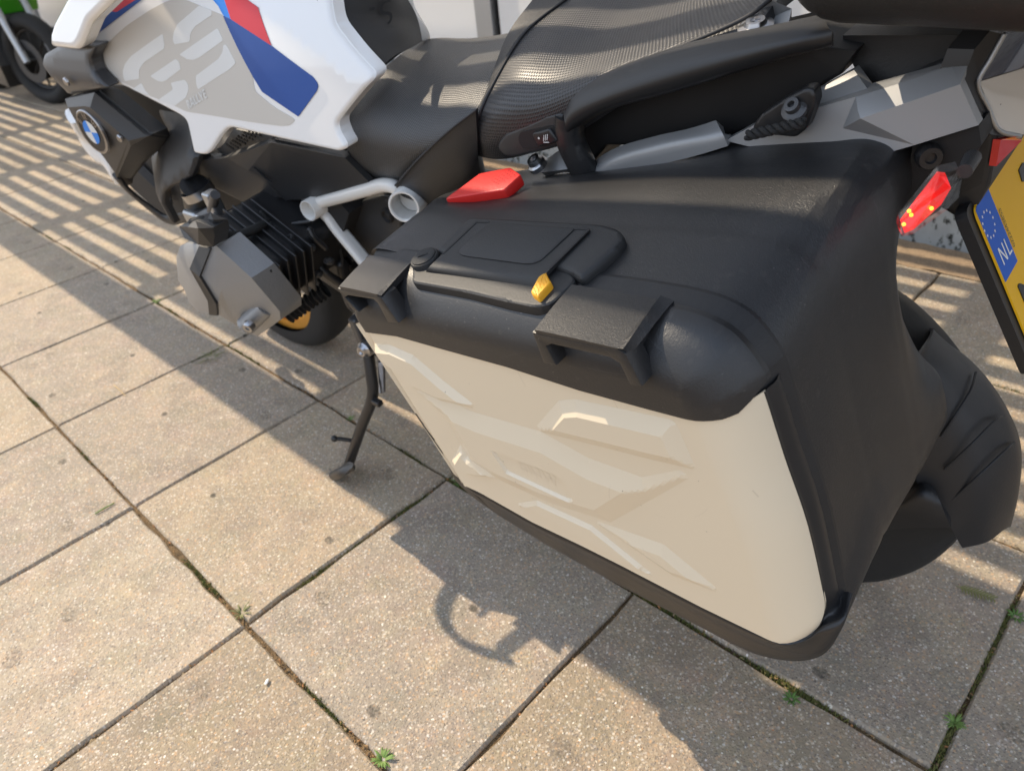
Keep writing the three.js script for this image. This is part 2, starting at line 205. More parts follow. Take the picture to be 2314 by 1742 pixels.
M.paleFilm = std({ color: lin(0.66, 0.66, 0.64), roughness: 0.42 });
M.blueFilm = phy({ color: lin(0.002, 0.055, 0.27), roughness: 0.5, clearcoat: 0.12, clearcoatRoughness: 0.1 });
M.lightBlueFilm = phy({ color: lin(0.02, 0.21, 0.68), roughness: 0.5, clearcoat: 0.12, clearcoatRoughness: 0.1 });
M.redFilm = phy({ color: lin(0.58, 0.03, 0.05), roughness: 0.5, clearcoat: 0.12, clearcoatRoughness: 0.1 });
M.redPlastic = std({ color: lin(0.58, 0.018, 0.014), roughness: 0.4, bumpMap: grainFine, bumpScale: 0.0002 });
M.yellowPlastic = std({ color: lin(0.75, 0.36, 0.02), roughness: 0.42 });
M.gold = std({ color: lin(0.85, 0.45, 0.08), roughness: 0.35, metalness: 0.9 });
// sand coloured door of the case, with scuffs of dark rub and pale scratches, 0.6 m square
M.cream = phy({ map: ctex(canvas(1024, 1024, (c, w) => {
  c.fillStyle = 'rgb(214,200,175)'; c.fillRect(0, 0, w, w);
  for (let i = 0; i < 60; i++) { c.strokeStyle = `rgba(120,104,84,${rr(0.05, 0.25)})`; c.lineWidth = rr(0.5, 1.3); const x = rr(0, w), y = rr(0, w), a = rr(0, 6.3), L = rr(5, 50); c.beginPath(); c.moveTo(x, y); c.quadraticCurveTo(x + Math.cos(a) * L * 0.5 + rr(-4, 4), y + Math.sin(a) * L * 0.5, x + Math.cos(a) * L, y + Math.sin(a) * L + rr(-6, 6)); c.stroke(); }
  for (let i = 0; i < 40; i++) { c.fillStyle = `rgba(70,60,48,${rr(0.2, 0.7)})`; c.beginPath(); c.arc(rr(0, w), rr(0, w), rr(0.4, 1.4), 0, 7); c.fill(); }
  for (let k = 0; k < 5; k++) { const cx = rr(200, 800), cy = rr(200, 800); for (let i = 0; i < 7; i++) { c.strokeStyle = `rgba(90,78,62,${rr(0.2, 0.5)})`; c.lineWidth = 0.8; const a = rr(0, 6.3), x = cx + rr(-16, 16), y = cy + rr(-16, 16); c.beginPath(); c.moveTo(x, y); c.lineTo(x + Math.cos(a) * rr(6, 20), y + Math.sin(a) * rr(6, 20)); c.stroke(); } }
})), roughness: 0.36, clearcoat: 0.35, clearcoatRoughness: 0.2 });
M.cream.map.repeat.set(1.7, 1.7);
// seat vinyl: small embossed dots
const dotBump = dtex(512, (u, v) => { const N = 64; let x = u * N, y = v * N; const r = Math.floor(y); x += (r % 2) * 0.5; const dx = (x - Math.floor(x)) - 0.5, dy = (y - r) - 0.5; const d = Math.hypot(dx, dy); return 0.85 - 0.8 * clamp(1 - d / 0.34, 0, 1) ** 0.6; }, false);
const ribBump = dtex(512, (u, v) => { const N = 64; const x = u * N, y = v * N; return 0.5 + 0.25 * Math.sin(x * 6.2832) + 0.25 * Math.sin(y * 6.2832); }, false);
const dotMap = dtex(512, (u, v) => { const N = 64; let x = u * N, y = v * N; const r = Math.floor(y); x += (r % 2) * 0.5; const d = Math.hypot((x - Math.floor(x)) - 0.5, (y - r) - 0.5), k = d < 0.27 ? 0.10 : 0.20; return [k, k * 1.01, k * 1.04]; });
const ribMap = dtex(512, (u, v) => { const N = 64, k = 0.215 + 0.035 * Math.sin(u * N * 6.2832) + 0.03 * Math.sin(v * N * 6.2832); return [k, k * 1.01, k * 1.03]; });
M.pillionVinyl = phy({ map: rep(dotMap, 3.9), clearcoat: 0.08, clearcoatRoughness: 0.4, roughness: 0.40, bumpMap: rep(dotBump, 3.9), bumpScale: 0.0009 });
M.seatVinyl = phy({ map: rep(ribMap, 4.0), clearcoat: 0.15, clearcoatRoughness: 0.38, roughness: 0.40, bumpMap: rep(ribBump, 4.0), bumpScale: 0.0008 });
M.smoothVinyl = std({ color: lin(0.020, 0.020, 0.021), roughness: 0.42, bumpMap: grainFine, bumpScale: 0.0003 });
M.thread = std({ color: lin(0.03, 0.03, 0.032), roughness: 0.7 });

// ---------------------------------------------------------------- the paved yard
function tileArt(n) { return canvas(1024, 1024, (c, w) => {
  const base = [[154, 140, 119], [139, 125, 105], [158, 145, 126], [144, 133, 118]][n];
  c.fillStyle = `rgb(${base})`; c.fillRect(0, 0, w, w);
  for (let i = 0; i < 300; i++) { const d = rnd() < 0.5; c.fillStyle = d ? `rgba(96,88,78,${rr(0.02, 0.10)})` : `rgba(192,166,134,${rr(0.02, 0.09)})`; c.beginPath(); c.ellipse(rr(0, w), rr(0, w), rr(20, 120), rr(20, 90), rr(0, 3), 0, 7); c.fill(); }
  const tones = [[196, 180, 158], [176, 158, 134], [150, 140, 128], [122, 112, 102], [188, 150, 112], [206, 200, 190], [134, 120, 102], [110, 104, 98]];
  for (let i = 0; i < 22000; i++) { const t = tones[Math.floor(rnd() * 8)], r = rr(1.0, 5.2); c.fillStyle = `rgba(${t},${rr(0.25, 0.7)})`; c.beginPath(); c.ellipse(rr(0, w), rr(0, w), r, r * rr(0.55, 1), rr(0, 3), 0, 7); c.fill(); }
  for (let i = 0; i < 800; i++) { const r = rr(1.2, 4.2); c.fillStyle = `rgba(${236},${rr(224, 234)},${rr(205, 228)},${rr(0.3, 0.8)})`; c.beginPath(); c.ellipse(rr(0, w), rr(0, w), r, r * rr(0.5, 1), rr(0, 3), 0, 7); c.fill(); }
  for (let i = 0; i < 2200; i++) { const r = rr(0.7, 2.2); c.fillStyle = `rgba(74,66,58,${rr(0.3, 0.8)})`; c.beginPath(); c.arc(rr(0, w), rr(0, w), r, 0, 7); c.fill(); }
  for (let i = 0; i < 3; i++) { const cx = rr(0, w), cy = rr(0, w), R = rr(14, 60); for (let k = 0; k < 160; k++) { const a = rr(0, 6.3), q = R * Math.sqrt(rnd()); c.fillStyle = `rgba(70,64,56,${rr(0.05, 0.22)})`; c.beginPath(); c.arc(cx + Math.cos(a) * q, cy + Math.sin(a) * q * 0.7, rr(1, 6), 0, 7); c.fill(); } }
  for (let i = 0; i < 12; i++) { c.fillStyle = `rgba(196,120,70,${rr(0.3, 0.7)})`; c.beginPath(); c.arc(rr(0, w), rr(0, w), rr(1, 4), 0, 7); c.fill(); }
}); }
const tileBump = ctex(canvas(1024, 1024, (c, w) => { c.fillStyle = '#666'; c.fillRect(0, 0, w, w); for (let i = 0; i < 26000; i++) { const g = Math.floor(rr(70, 235)), r = rr(1, 4); c.fillStyle = `rgba(${g},${g},${g},0.7)`; c.beginPath(); c.ellipse(rr(0, w), rr(0, w), r, r * rr(0.6, 1), rr(0, 3), 0, 7); c.fill(); } }), false);
M.tiles = [0, 1, 2, 3].map((n) => std({ map: ctex(tileArt(n)), bumpMap: tileBump, bumpScale: 0.0022, roughness: 0.88 }));
M.soil = std({ map: dtex(512, (u, v, x, y) => { const a = fbm(u, v, 40, 4, 11), b = hash(x, y, 9); const k = 0.62 + 0.45 * a + 0.28 * (b - 0.5); return [0.50 * k, 0.41 * k, 0.29 * k]; }), bumpMap: grain, bumpScale: 0.006, roughness: 1 });
const pavement = new THREE.Group(); pavement.name = 'pavement'; pavement.userData.kind = 'structure'; scene.add(pavement);
{ const g = new THREE.PlaneGeometry(120, 120); g.rotateX(-Math.PI / 2); g.translate(0, -0.009, 0); planarUV(g, 0, 2, 2.2); part(pavement, 'joint_sand', g, M.soil); }
function tileGeo(w, d, k) { // worn slab: slightly ragged rim with a small bevel, a chip here and there
  const n = 7, rim = [], x = w / 2, z = d / 2; for (let e = 0; e < 4; e++) for (let i = 0; i < n; i++) { const t = i / n * 2 - 1, j = i ? (hash(i + 3, e + 5, k + 30) - 0.5) * 0.0026 - (hash(i + 9, e + 2, k + 60) > 0.93 ? 0.004 : 0) : -0.001; rim.push(e === 0 ? [t * x, -z - j] : e === 1 ? [x + j, t * z] : e === 2 ? [-t * x, z + j] : [-x - j, -t * z]); }
  const pos = [], m = rim.length, T = rim.map((p) => [p[0] * 0.985, 0, p[1] * 0.985]), E = rim.map((p, i) => [p[0], -0.004 - 0.002 * hash(i, 3, k), p[1]]), Bt = E.map((p) => [p[0], -0.03, p[2]]);
  for (let i = 0; i < m; i++) { const j = (i + 1) % m; pos.push(0, 0, 0, ...T[j], ...T[i], ...T[i], ...T[j], ...E[j], ...T[i], ...E[j], ...E[i], ...E[i], ...E[j], ...Bt[j], ...E[i], ...Bt[j], ...Bt[i]); }
  const g = new THREE.BufferGeometry(); g.setAttribute('position', new THREE.Float32BufferAttribute(pos, 3)); const uv = []; for (let i = 0; i < pos.length; i += 3) uv.push(pos[i] / 0.5 + 0.5, pos[i + 2] / 0.5 + 0.5); g.setAttribute('uv', new THREE.Float32BufferAttribute(uv, 2)); return crease(g, 30); }
const tgs = [0, 1, 2, 3, 4].map((k) => tileGeo(0.4952, 0.4925, k));
for (let i = -13; i < 10; i++) for (let j = -2; j < 4; j++) {
  const m = new THREE.Mesh(tgs[Math.floor(hash(i + 31, j + 17, 12) * 5)], M.tiles[Math.floor(hash(i + 50, j + 50, 1) * 4)]); m.name = numbered('paving_tile'); m.castShadow = m.receiveShadow = true;
  m.position.set((i + 0.5) * 0.5 + (hash(i + 40, j + 9, 2) - 0.5) * 0.003, (hash(i + 40, j + 9, 3) - 0.5) * 0.003, -(j + 0.5) * 0.5 + (hash(i + 40, j + 9, 4) - 0.5) * 0.003);
  m.rotation.set((hash(i + 40, j + 9, 5) - 0.5) * 0.005, Math.floor(hash(i + 40, j + 9, 6) * 2) * Math.PI + (hash(i + 40, j + 9, 7) - 0.5) * 0.006, (hash(i + 40, j + 9, 8) - 0.5) * 0.005);
  pavement.add(m);
}
// strip of gravel and sand along the wall
{ const g = new THREE.PlaneGeometry(24, 0.17, 600, 10); g.rotateX(-Math.PI / 2); const p = g.attributes.position; for (let i = 0; i < p.count; i++) p.setY(i, (rnd() - 0.5) * 0.006 - 0.001); g.translate(0, 0, -2.085); g.computeVertexNormals(); planarUV(g, 0, 2, 3);
  const m = new THREE.Mesh(g, std({ map: dtex(512, (u, v, x, y) => { const k = 0.62 + 0.3 * hash(x >> 1, y >> 1, 21) * fbm(u, v, 60, 3, 4); return [0.84 * k, 0.72 * k, 0.58 * k]; }), roughness: 1, bumpMap: grain, bumpScale: 0.004 })); m.name = 'gravel_strip'; m.userData.kind = 'structure'; m.receiveShadow = true; scene.add(m); }

// ---------------------------------------------------------------- white building behind
{ const B = thing('white_building', 'white panelled building wall with grey uprights and concrete plinth behind the motorcycle', 'building', [0, 0, -2.17]);
  const conc = std({ map: dtex(512, (u, v, x, y) => { const a = fbm(u, v, 10, 4, 2), s = fbm(u * 1.3, v * 0.7, 34, 3, 8), sp = clamp((s - 0.60) * 7, 0, 1) * (hash(x >> 1, y >> 1, 4) > 0.35 ? 1 : 0.3); const k = 0.50 + 0.12 * a; return [lerp(k * 0.98, 0.12, sp), lerp(k * 1.02, 0.13, sp), lerp(k * 1.04, 0.12, sp)]; }), roughness: 0.9 });
  const panel = phy({ color: lin(0.80, 0.805, 0.80), roughness: 0.34, clearcoat: 0.5, clearcoatRoughness: 0.12 });
  const pl = new THREE.BoxGeometry(20, 0.4, 0.3); pl.translate(-1, 0.18, -2.32); part(B, 'plinth', boxUV(pl, 2), conc);
  const seams = [-6.86, -5.66, -4.46, -3.26, -2.06, -0.86, 0.34, 1.54, 2.74, 3.94, 5.14, 6.34];
  for (let i = 0; i < seams.length - 1; i++) { const w = seams[i + 1] - seams[i] - 0.126, g = rbox(w, 2.9, 0.06, 0.006, [seams[i] + 0.038 + w / 2, 1.84, -2.235]); part(B, 'wall_panel', g, panel); }
  for (const s of seams) { part(B, 'upright', rbox(0.10, 2.9, 0.075, 0.004, [s - 0.036, 1.84, -2.222]), M.alu); part(B, 'seal', rbox(0.022, 2.9, 0.03, 0.002, [s + 0.026, 1.84, -2.24]), M.rubber); }
  part(B, 'rear_wall', boxUV(new THREE.BoxGeometry(20, 3.0, 0.2).translate(-1, 1.84, -2.38)), std({ color: lin(0.4), roughness: 0.9 }));
}
// ---------------------------------------------------------------- slatted canopy overhead, carried by the wall: it throws the stripes
{ const H = 2.0, C = thing('slatted_canopy', 'white slatted sun canopy mounted on the white wall above the parking place', 'canopy', [0, H, -2.1]);
  const wood = std({ color: lin(0.72, 0.72, 0.71), roughness: 0.55 });
  for (let k = 0; k < 19; k++) part(C, 'slat', boxUV(rbox(11.4, 0.02, 0.058, 0.004, [-0.6, H, -(0.56 - 0.137 * H + 0.0993 * k)])), wood);
  part(C, 'front_beam', boxUV(rbox(11.4, 0.06, 0.147, 0.006, [-0.6, H - 0.012, -(0.4115 - 0.137 * H)])), wood);
  for (let k = -3; k < 6; k++) part(C, 'cross_beam', boxUV(rbox(0.1, 0.05, 1.97, 0.005, [0.277 - H + 1.1445 * (k + 1), H - 0.036, -1.15])), wood);
  for (let k = -4; k < 5; k += 2) part(C, 'wall_bracket', rbox(0.06, 0.2, 0.06, 0.005, [0.277 - H + 1.1445 * (k + 1), H - 0.12, -2.17]), M.alu);
}
// ---------------------------------------------------------------- side case
let caseZ, sideCase;
const LIDM = frame([0,0.8135,0.38], [0.9917,0.1289,0], [-0.1271,0.9779,0.1662]);
const lidP = (p, q, h) => new THREE.Vector3(p, h, q).applyMatrix4(LIDM).toArray();
{
  const C = thing('side_case', 'hard luggage case with sand coloured door and black lid on the motorcycle', 'luggage case', [0, 0.42, 0.3], true);
  const TR = [[-0.3655,0.7645],[-0.3492,0.7673],[-0.3352,0.7698],[-0.3201,0.7724],[-0.3003,0.7755],[-0.2724,0.7795],[-0.2314,0.7851],[-0.1796,0.792],[-0.1245,0.7993],[-0.0737,0.8059],[-0.0346,0.811],[-0.0097,0.8143],[0.006,0.8164],[0.0162,0.8178],[0.0244,0.8188],[0.0343,0.8199],[0.046,0.8211],[0.0569,0.8222],[0.0671,0.823],[0.0764,0.8236],[0.0849,0.8239],[0.0921,0.8239],[0.0984,0.8236],[0.1038,0.8231],[0.1088,0.8223],[0.1138,0.8212],[0.1185,0.8199],[0.1228,0.8185],[0.1268,0.8167],[0.1307,0.8145],[0.1346,0.8116],[0.1388,0.8078],[0.143,0.8032],[0.1471,0.7982],[0.1508,0.7932],[0.154,0.7886],[0.1563,0.7851],[0.1578,0.7826],[0.1591,0.7797],[0.1606,0.7754],[0.163,0.7683],[0.1664,0.7578],[0.1704,0.7448],[0.1748,0.7301],[0.1794,0.7149],[0.184,0.7],[0.1888,0.6857],[0.1938,0.6714],[0.1989,0.6567],[0.204,0.641],[0.2089,0.6241],[0.2139,0.6045],[0.219,0.5826],[0.2239,0.5604],[0.2284,0.5396],[0.2322,0.5222],[0.2351,0.5092],[0.2372,0.4991],[0.2389,0.4908],[0.2404,0.4829],[0.2422,0.4741]], FR = [TR[0], [-0.372, 0.71], [-0.262, 0.425]], BO = [FR[2], [-0.245, 0.413], [0.165, 0.424], [0.205, 0.434], [0.23, 0.458], TR[TR.length - 1]];
  const prof = (t) => { t = clamp(t, 0, 1); return (1 - (1 - t) ** 1.8) ** 0.6; };
  const zd = (x, y) => 0.384 + 0.058 * prof(pd(TR, x, y, true) / 0.052) * prof(pd(FR, x, y, true) / 0.03) * prof(pd(BO, x, y, true) / 0.032);
  // body: slices parallel to the door
  const S38 = [[-0.3735,0.7598],[-0.2793,0.775],[-0.0389,0.8068],[0.0308,0.8158],[0.0819,0.8198],[0.1111,0.8171],[0.1322,0.8074],[0.1518,0.7841],[0.1609,0.7636],[0.1822,0.6945],[0.2073,0.6178],[0.2309,0.5148],[0.241,0.4662]];
  const S29 = [[-0.3639,0.7727],[-0.2705,0.7871],[-0.0238,0.8248],[0.016,0.8317],[0.0665,0.8386],[0.1029,0.8411],[0.1314,0.8384],[0.1515,0.8274],[0.1625,0.8075],[0.1767,0.7575],[0.1974,0.6812],[0.2224,0.5904],[0.2431,0.5066]];
  const S20 = [[-0.4093,0.7441],[-0.3096,0.7692],[-0.0519,0.8306],[0.0196,0.8438],[0.0826,0.8555],[0.1309,0.8644],[0.1467,0.867],[0.1617,0.8596],[0.1732,0.8383]].concat([[0.19, 0.752], [0.213, 0.66], [0.237, 0.565], [0.2435, 0.508]]);
  const S12 = [[-0.3603,0.7418],[-0.2765,0.7576],[-0.1143,0.7968],[-0.0233,0.8384],[0.0185,0.8502],[0.0645,0.8592],[0.126,0.8711],[0.1602,0.8653],[0.1756,0.8352],[0.1622,0.7125],[0.2031,0.6093],[0.2324,0.5785],[0.2434,0.5124]];
  const loop = (S, z, k = 1, b = 0) => { const fr = [[-0.262, 0.432 + b], [-0.32, 0.58], [-0.366, 0.715]], bo = [[0.2, 0.448 + b], [0, 0.436 + b], [-0.18, 0.43 + b]]; const P = [fr[2], ...S, ...bo, fr[0], fr[1]].map((p) => [lerp(-0.05, p[0], k), lerp(0.62, p[1], k), z]); return new THREE.CatmullRomCurve3(P.map(V), true, 'centripetal').getPoints(190); };
  const main = [loop(S38, 0.3735), loop(S29, 0.29), loop(S20, 0.2, 1, 0.04), loop(S12, 0.112, 1, 0.07)], skin = [];
  for (let k = 0; k <= 30; k++) skin.push([]);
  main[0].forEach((p, i) => new THREE.CatmullRomCurve3(main.map((L) => L[i]), false, 'centripetal').getPoints(30).forEach((q, k) => { if (k === 10 || k === 20) { q.x = lerp(-0.05, q.x, 0.9965); q.y = lerp(0.62, q.y, 0.9965); } skin[k].push(q); }));
  const loops = [loop(S38, 0.358, 0.96), loop(S38, 0.372, 0.988), ...skin, loop(S12, 0.104, 0.985, 0.07), loop(S12, 0.1, 0.9, 0.07)];
  { const pos = [], uv = [], idx = [], m = loops[0].length; let acc = 0; loops.forEach((L, k) => { if (k) acc += Math.abs(L[60].distanceTo(loops[k - 1][60])); let s = 0; L.forEach((p, i) => { if (i) s += p.distanceTo(L[i - 1]); pos.push(p.x, p.y, p.z); uv.push(s, acc); }); });
    for (let k = 0; k < loops.length - 1; k++) for (let i = 0; i < m - 1; i++) idx.push(k * m + i, k * m + i + 1, (k + 1) * m + i, k * m + i + 1, (k + 1) * m + i + 1, (k + 1) * m + i);
    for (const [k, c] of [[0, 0.358], [loops.length - 1, 0.1]]) { const o = pos.length / 3; pos.push(-0.05, 0.62, c); uv.push(0, 0); for (let i = 0; i < m - 1; i++) idx.push(k * m + i, k * m + i + 1, o); }
    const g = new THREE.BufferGeometry(); g.setAttribute('position', new THREE.Float32BufferAttribute(pos, 3)); g.setAttribute('uv', new THREE.Float32BufferAttribute(uv, 2)); g.setIndex(idx); part(C, 'case_body', crease(g, 50), M.lid); }
  // door: black frame, sand panel, black upper band
  const outline = [...TR, ...BO.slice(1, -1).reverse(), FR[2], FR[1]];
  part(C, 'door_frame', relief(rounded(outline, 0.008, 3), (x, y) => zd(x, y) - 0.0035 - 0.011 * Math.exp(-((pd(TR, x, y, true) / 0.009) ** 2)), { h: 0.007, thick: 0.004, cr: 50 }), M.blackPlastic);
  const topEdge = [[-0.3776,0.6848],[-0.2716,0.7096],[-0.1946,0.7179],[-0.0942,0.7293],[-0.0031,0.7351],[0.0757,0.7445],[0.1075,0.7488],[0.1253,0.7519],[0.1389,0.7538],[0.1483,0.7572],[0.154,0.7651],[0.1788,0.8149]];
  const creamPoly0 = [...topEdge, ...[[0.1963,0.753],[0.2163,0.6914],[0.2327,0.6103],[0.2458,0.555],[0.2349,0.4884],[0.2253,0.4509],[0.2175,0.4405],[0.2034,0.4279],[0.194,0.4724],[0.1133,0.4668],[0.0102,0.4656],[-0.0474,0.4632],[-0.1242,0.4574],[-0.2132,0.4617],[-0.2402,0.4596],[-0.2784,0.4259],[-0.28,0.438],[-0.3235,0.5498]]];
  const off = (A, d) => A.map((p, i) => { const a = A[Math.max(0, i - 1)], b = A[Math.min(A.length - 1, i + 1)], L = Math.hypot(b[0] - a[0], b[1] - a[1]); return [p[0] + (b[1] - a[1]) / L * d, p[1] - (b[0] - a[0]) / L * d]; });
  const rearEdge = off(TR, 0.0048).slice(40, 56);
  const bez = []; { const p = rearEdge[rearEdge.length - 1], c = [0.2365, 0.4685], q = creamPoly0[20]; for (let k = 1; k < 12; k++) { const t = k / 12; bez.push([0, 1].map((i) => (1 - t) ** 2 * p[i] + 2 * t * (1 - t) * c[i] + t * t * q[i])); } }
  const lowEdge = [...bez, ...creamPoly0.slice(20)], creamPoly = [...topEdge.slice(0, 11), ...rearEdge, ...lowEdge];
  const plate = [
    [[[-0.0743,0.6528],[-0.0349,0.7063],[-0.0122,0.7177],[0.0977,0.7396],[0.1169,0.6871],[0.073,0.6766],[-0.069,0.646]], 0.0080, 0.016],
    [[[-0.2875,0.6264],[-0.175,0.6282],[-0.069,0.646],[-0.0089,0.6368],[0.0555,0.6435],[0.0986,0.6772],[0.1107,0.6743],[0.063,0.6136],[0.0064,0.542],[-0.0848,0.5204],[-0.1638,0.5153],[-0.2146,0.525],[-0.2209,0.5545],[-0.2345,0.5949]], 0.0090, 0.024],
    [[[-0.367,0.666],[-0.2979,0.686],[-0.2548,0.6848],[-0.2145,0.6619],[-0.1607,0.638],[-0.2281,0.6237],[-0.2783,0.6249],[-0.313,0.643]], 0.0065, 0.010],
    [[[-0.1049,0.5123],[-0.0222,0.5179],[0.0745,0.4732],[0.1528,0.4749],[0.1015,0.479],[0.0105,0.4787],[-0.1199,0.4864],[-0.1607,0.47]], 0.0042, 0.005],
    [[[-0.2196,0.5535],[-0.2109,0.5369],[-0.163,0.5182],[-0.2249,0.4922],[-0.2538,0.5043]], 0.0075, 0.009],
    [[[-0.154,0.5831],[-0.0548,0.595],[-0.0439,0.5909],[-0.0349,0.5621],[-0.0423,0.5547],[-0.1378,0.5507]], -0.0036, 0.0025],
    [[[-0.0254,0.5294],[0.0736,0.5492],[0.172,0.4977],[0.1432,0.5132],[0.0811,0.5]], 0.0060, 0.014]];
  const rel = (x, y) => { let s = 0; for (const [P, h, w] of plate) if (inside(P, x, y)) { const t = Math.min(1, pd(P, x, y) / w); s += h * t; } return s; };
  const ex = []; for (const o of [0.0045, 0.006, 0.008, 0.0105, 0.0135, 0.017, 0.021]) TR.slice(38).forEach((p, i, A) => { const n = A[i + 1]; if (n) for (let k = 0; k < 5; k++) ex.push([lerp(p[0], n[0], k / 5) - o, lerp(p[1], n[1], k / 5) - o * 0.28]); }); for (const [P, , w] of plate) { const q = resample(P, 0.004); ex.push(...q); const ar = P.reduce((a, p, i) => { const n = P[(i + 1) % P.length]; return a + p[0] * n[1] - n[0] * p[1]; }, 0), sg = ar > 0 ? 1 : -1; q.forEach((p, i) => { const a = q[(i + q.length - 1) % q.length], b = q[(i + 1) % q.length], L = Math.hypot(b[0] - a[0], b[1] - a[1]) || 1, n = [p[0] - (b[1] - a[1]) / L * sg * w, p[1] + (b[0] - a[0]) / L * sg * w]; if (inside(P, n[0], n[1]) && pd(P, n[0], n[1]) > w * 0.96) ex.push(n); }); }
  part(C, 'door_panel', relief(creamPoly, (x, y) => zd(x, y) + rel(x, y), { h: 0.0046, thick: 0.003, extra: ex, back: false, smooth: zd, facet: rel }), M.cream);
  const bandTop = off(TR, 0.0016).slice(0, 40);
  const bandPoly = [...topEdge.slice(0, 11).reverse(), ...[[-0.3655, 0.70], [-0.3688, 0.745]], ...bandTop];
  part(C, 'door_band', relief(bandPoly, (x, y) => zd(x, y) + 0.003, { h: 0.006, thick: 0.006, back: false, smooth: zd }), M.band);
  { const e0 = [...rearEdge, ...lowEdge], e = e0.map((p) => [lerp(p[0], 0, 0.012), lerp(p[1], 0.6, 0.012)]), zz = (p, d) => [p[0], p[1], zd(p[0], p[1]) + d];
    const o1 = [...off(TR, 0.0012).slice(40, 58).map((p) => [p[0], p[1], 0.3865]), ...[[0.2463,0.5058,0.404],[0.2435,0.4743,0.404],[0.2336,0.4305,0.404],[0.2212,0.4072,0.404],[0.2066,0.3897,0.404],[0.1658,0.3634,0.404],[0.0887,0.357,0.404],[-0.0095,0.3521,0.404],[-0.0927,0.3526,0.404],[-0.1775,0.3547,0.404],[-0.2752,0.3666,0.404],[-0.2997,0.3764,0.404],[-0.3115,0.3857,0.404]]];
    part(C, 'door_rim', sheet([e.map((p) => zz(p, -0.006)), e0.map((p) => zz(p, -0.0005)), e0.map((p) => { const q = zz(p, 0.0005); return [q[0] + (p[1] > 0.55 ? 0.0016 : 0.001), q[1] - (p[1] > 0.55 ? 0.0004 : 0.0018), q[2]]; }), o1.map((p, i) => V(p).lerp(V(zz(e[Math.min(e.length - 1, Math.round(i * (e.length - 1) / (o1.length - 1)))], 0.001)), 0.55).toArray()), o1, o1.map((p) => [p[0] - 0.004, p[1] + 0.004, 0.372])], { nu: 140, nv: 14, thick: 0 }), M.blackSatin); }
  // two bumper handles on the band
  const bumper = (tl, tr, ir, il, tr2, ir2, lip, gus) => {
    const up = (p, d) => [p[0], p[1] + d, p[2]], mid = (p, q, t, d) => up(V(p).lerp(V(q), t).toArray(), d);
    const g = [sheet([[tl, mid(tl, tr, 0.5, 0.0004), tr], [mid(tl, il, 0.5, 0.003), mid(mid(tl, il, 0.5, 0), mid(tr, ir, 0.5, 0), 0.5, 0.0034), mid(tr, ir, 0.5, 0.003)], [up(il, 0.0035), mid(il, ir, 0.5, 0.004), up(ir, 0.0035)]], { nu: 9, nv: 9, thick: 0.004, flip: false }),
      sheet([[tr, mid(tr, ir, 0.5, 0.003), up(ir, 0.0035)], [tr2, mid(tr2, ir2, 0.5, 0.0005), ir2]], { nu: 9, nv: 3, thick: 0.006, flip: false })];
    const s = new THREE.Shape(lip.map((p) => new THREE.Vector2(p[0], p[1]))); const e = new THREE.ExtrudeGeometry(s, { depth: 0.02, bevelEnabled: true, bevelSize: 0.0016, bevelThickness: 0.0016, bevelOffset: -0.0016, bevelSegments: 2 }); e.translate(0, 0, tl[2] - 0.0216); g.push(crease(e, 30));
    g.push(facets(gus, [[0, 1, 2], [0, 2, 3]], { thick: 0.012, dir: [-1, 0, 0] })); return merge(g.map((q) => boxUV(prep(q)))); };
  const b1 = [[-0.0305,0.8069,0.458],[0.0586,0.8169,0.458],[0.0588,0.8182,0.392],[-0.0362,0.8088,0.392],[0.0614,0.8079,0.452],[0.071,0.819,0.39]];
  part(C, 'bumper', bumper(...b1, [[-0.0346,0.8026],[0.0585,0.8159],[0.0663,0.8132],[0.079,0.7838],[0.067,0.7799],[0.0588,0.8006],[0.0496,0.8038],[-0.0142,0.7959],[-0.0207,0.7912],[-0.0129,0.7718],[-0.0284,0.7686]], [[0.0598,0.8054,0.45],[0.0699,0.7711,0.446],[0.0658,0.7833,0.425],[0.071,0.8186,0.39]]), M.band);
  const b2 = [[-0.3357,0.7691,0.455],[-0.2642,0.7778,0.455],[-0.2775,0.7735,0.39],[-0.3527,0.7659,0.39],[-0.2664,0.7704,0.45],[-0.2736,0.7708,0.389]];
  part(C, 'bumper', bumper(...b2, [[-0.3417,0.7643],[-0.2648,0.7765],[-0.2576,0.7744],[-0.2425,0.7452],[-0.2631,0.7393],[-0.2693,0.7639],[-0.2751,0.7676],[-0.3246,0.7591],[-0.3329,0.7542],[-0.3147,0.7386],[-0.3276,0.736]], [[-0.2694,0.7671,0.448],[-0.2587,0.7339,0.445],[-0.2738,0.7497,0.42],[-0.2724,0.7711,0.39]]), M.band);
  // opening lever assembly on the lid
  const base = [[-0.2652,0.018],[-0.2407,0.0429],[-0.1542,0.0432],[-0.0927,0.0462],[-0.0558,0.0465],[-0.0423,0.0395],[-0.0379,0.0232],[-0.0354,0.0051],[-0.0483,-0.0049],[-0.078,-0.0089],[-0.2513,-0.0106],[-0.2641,0.0046]];
  part(C, 'latch_base', prism(rounded(base, 0.006, 4), -0.022, 0.006, LIDM, 0.004, 3), M.handle);
  const cover = [[-0.2452,-0.0045],[-0.2409,-0.0692],[-0.0533,-0.0733],[-0.0306,-0.0679],[-0.0171,-0.0578],[-0.0153,-0.0434],[-0.0273,0.0071],[-0.0436,-0.0004],[-0.0718,-0.0052],[-0.1471,-0.0038]];
  part(C, 'handle_cover', prism(rounded(cover, 0.010, 5), -0.01, 0.0105, LIDM, 0.006, 4), M.handle);
  const lv = (h, s) => s.map((q) => lidP(q[0], q[1], h));
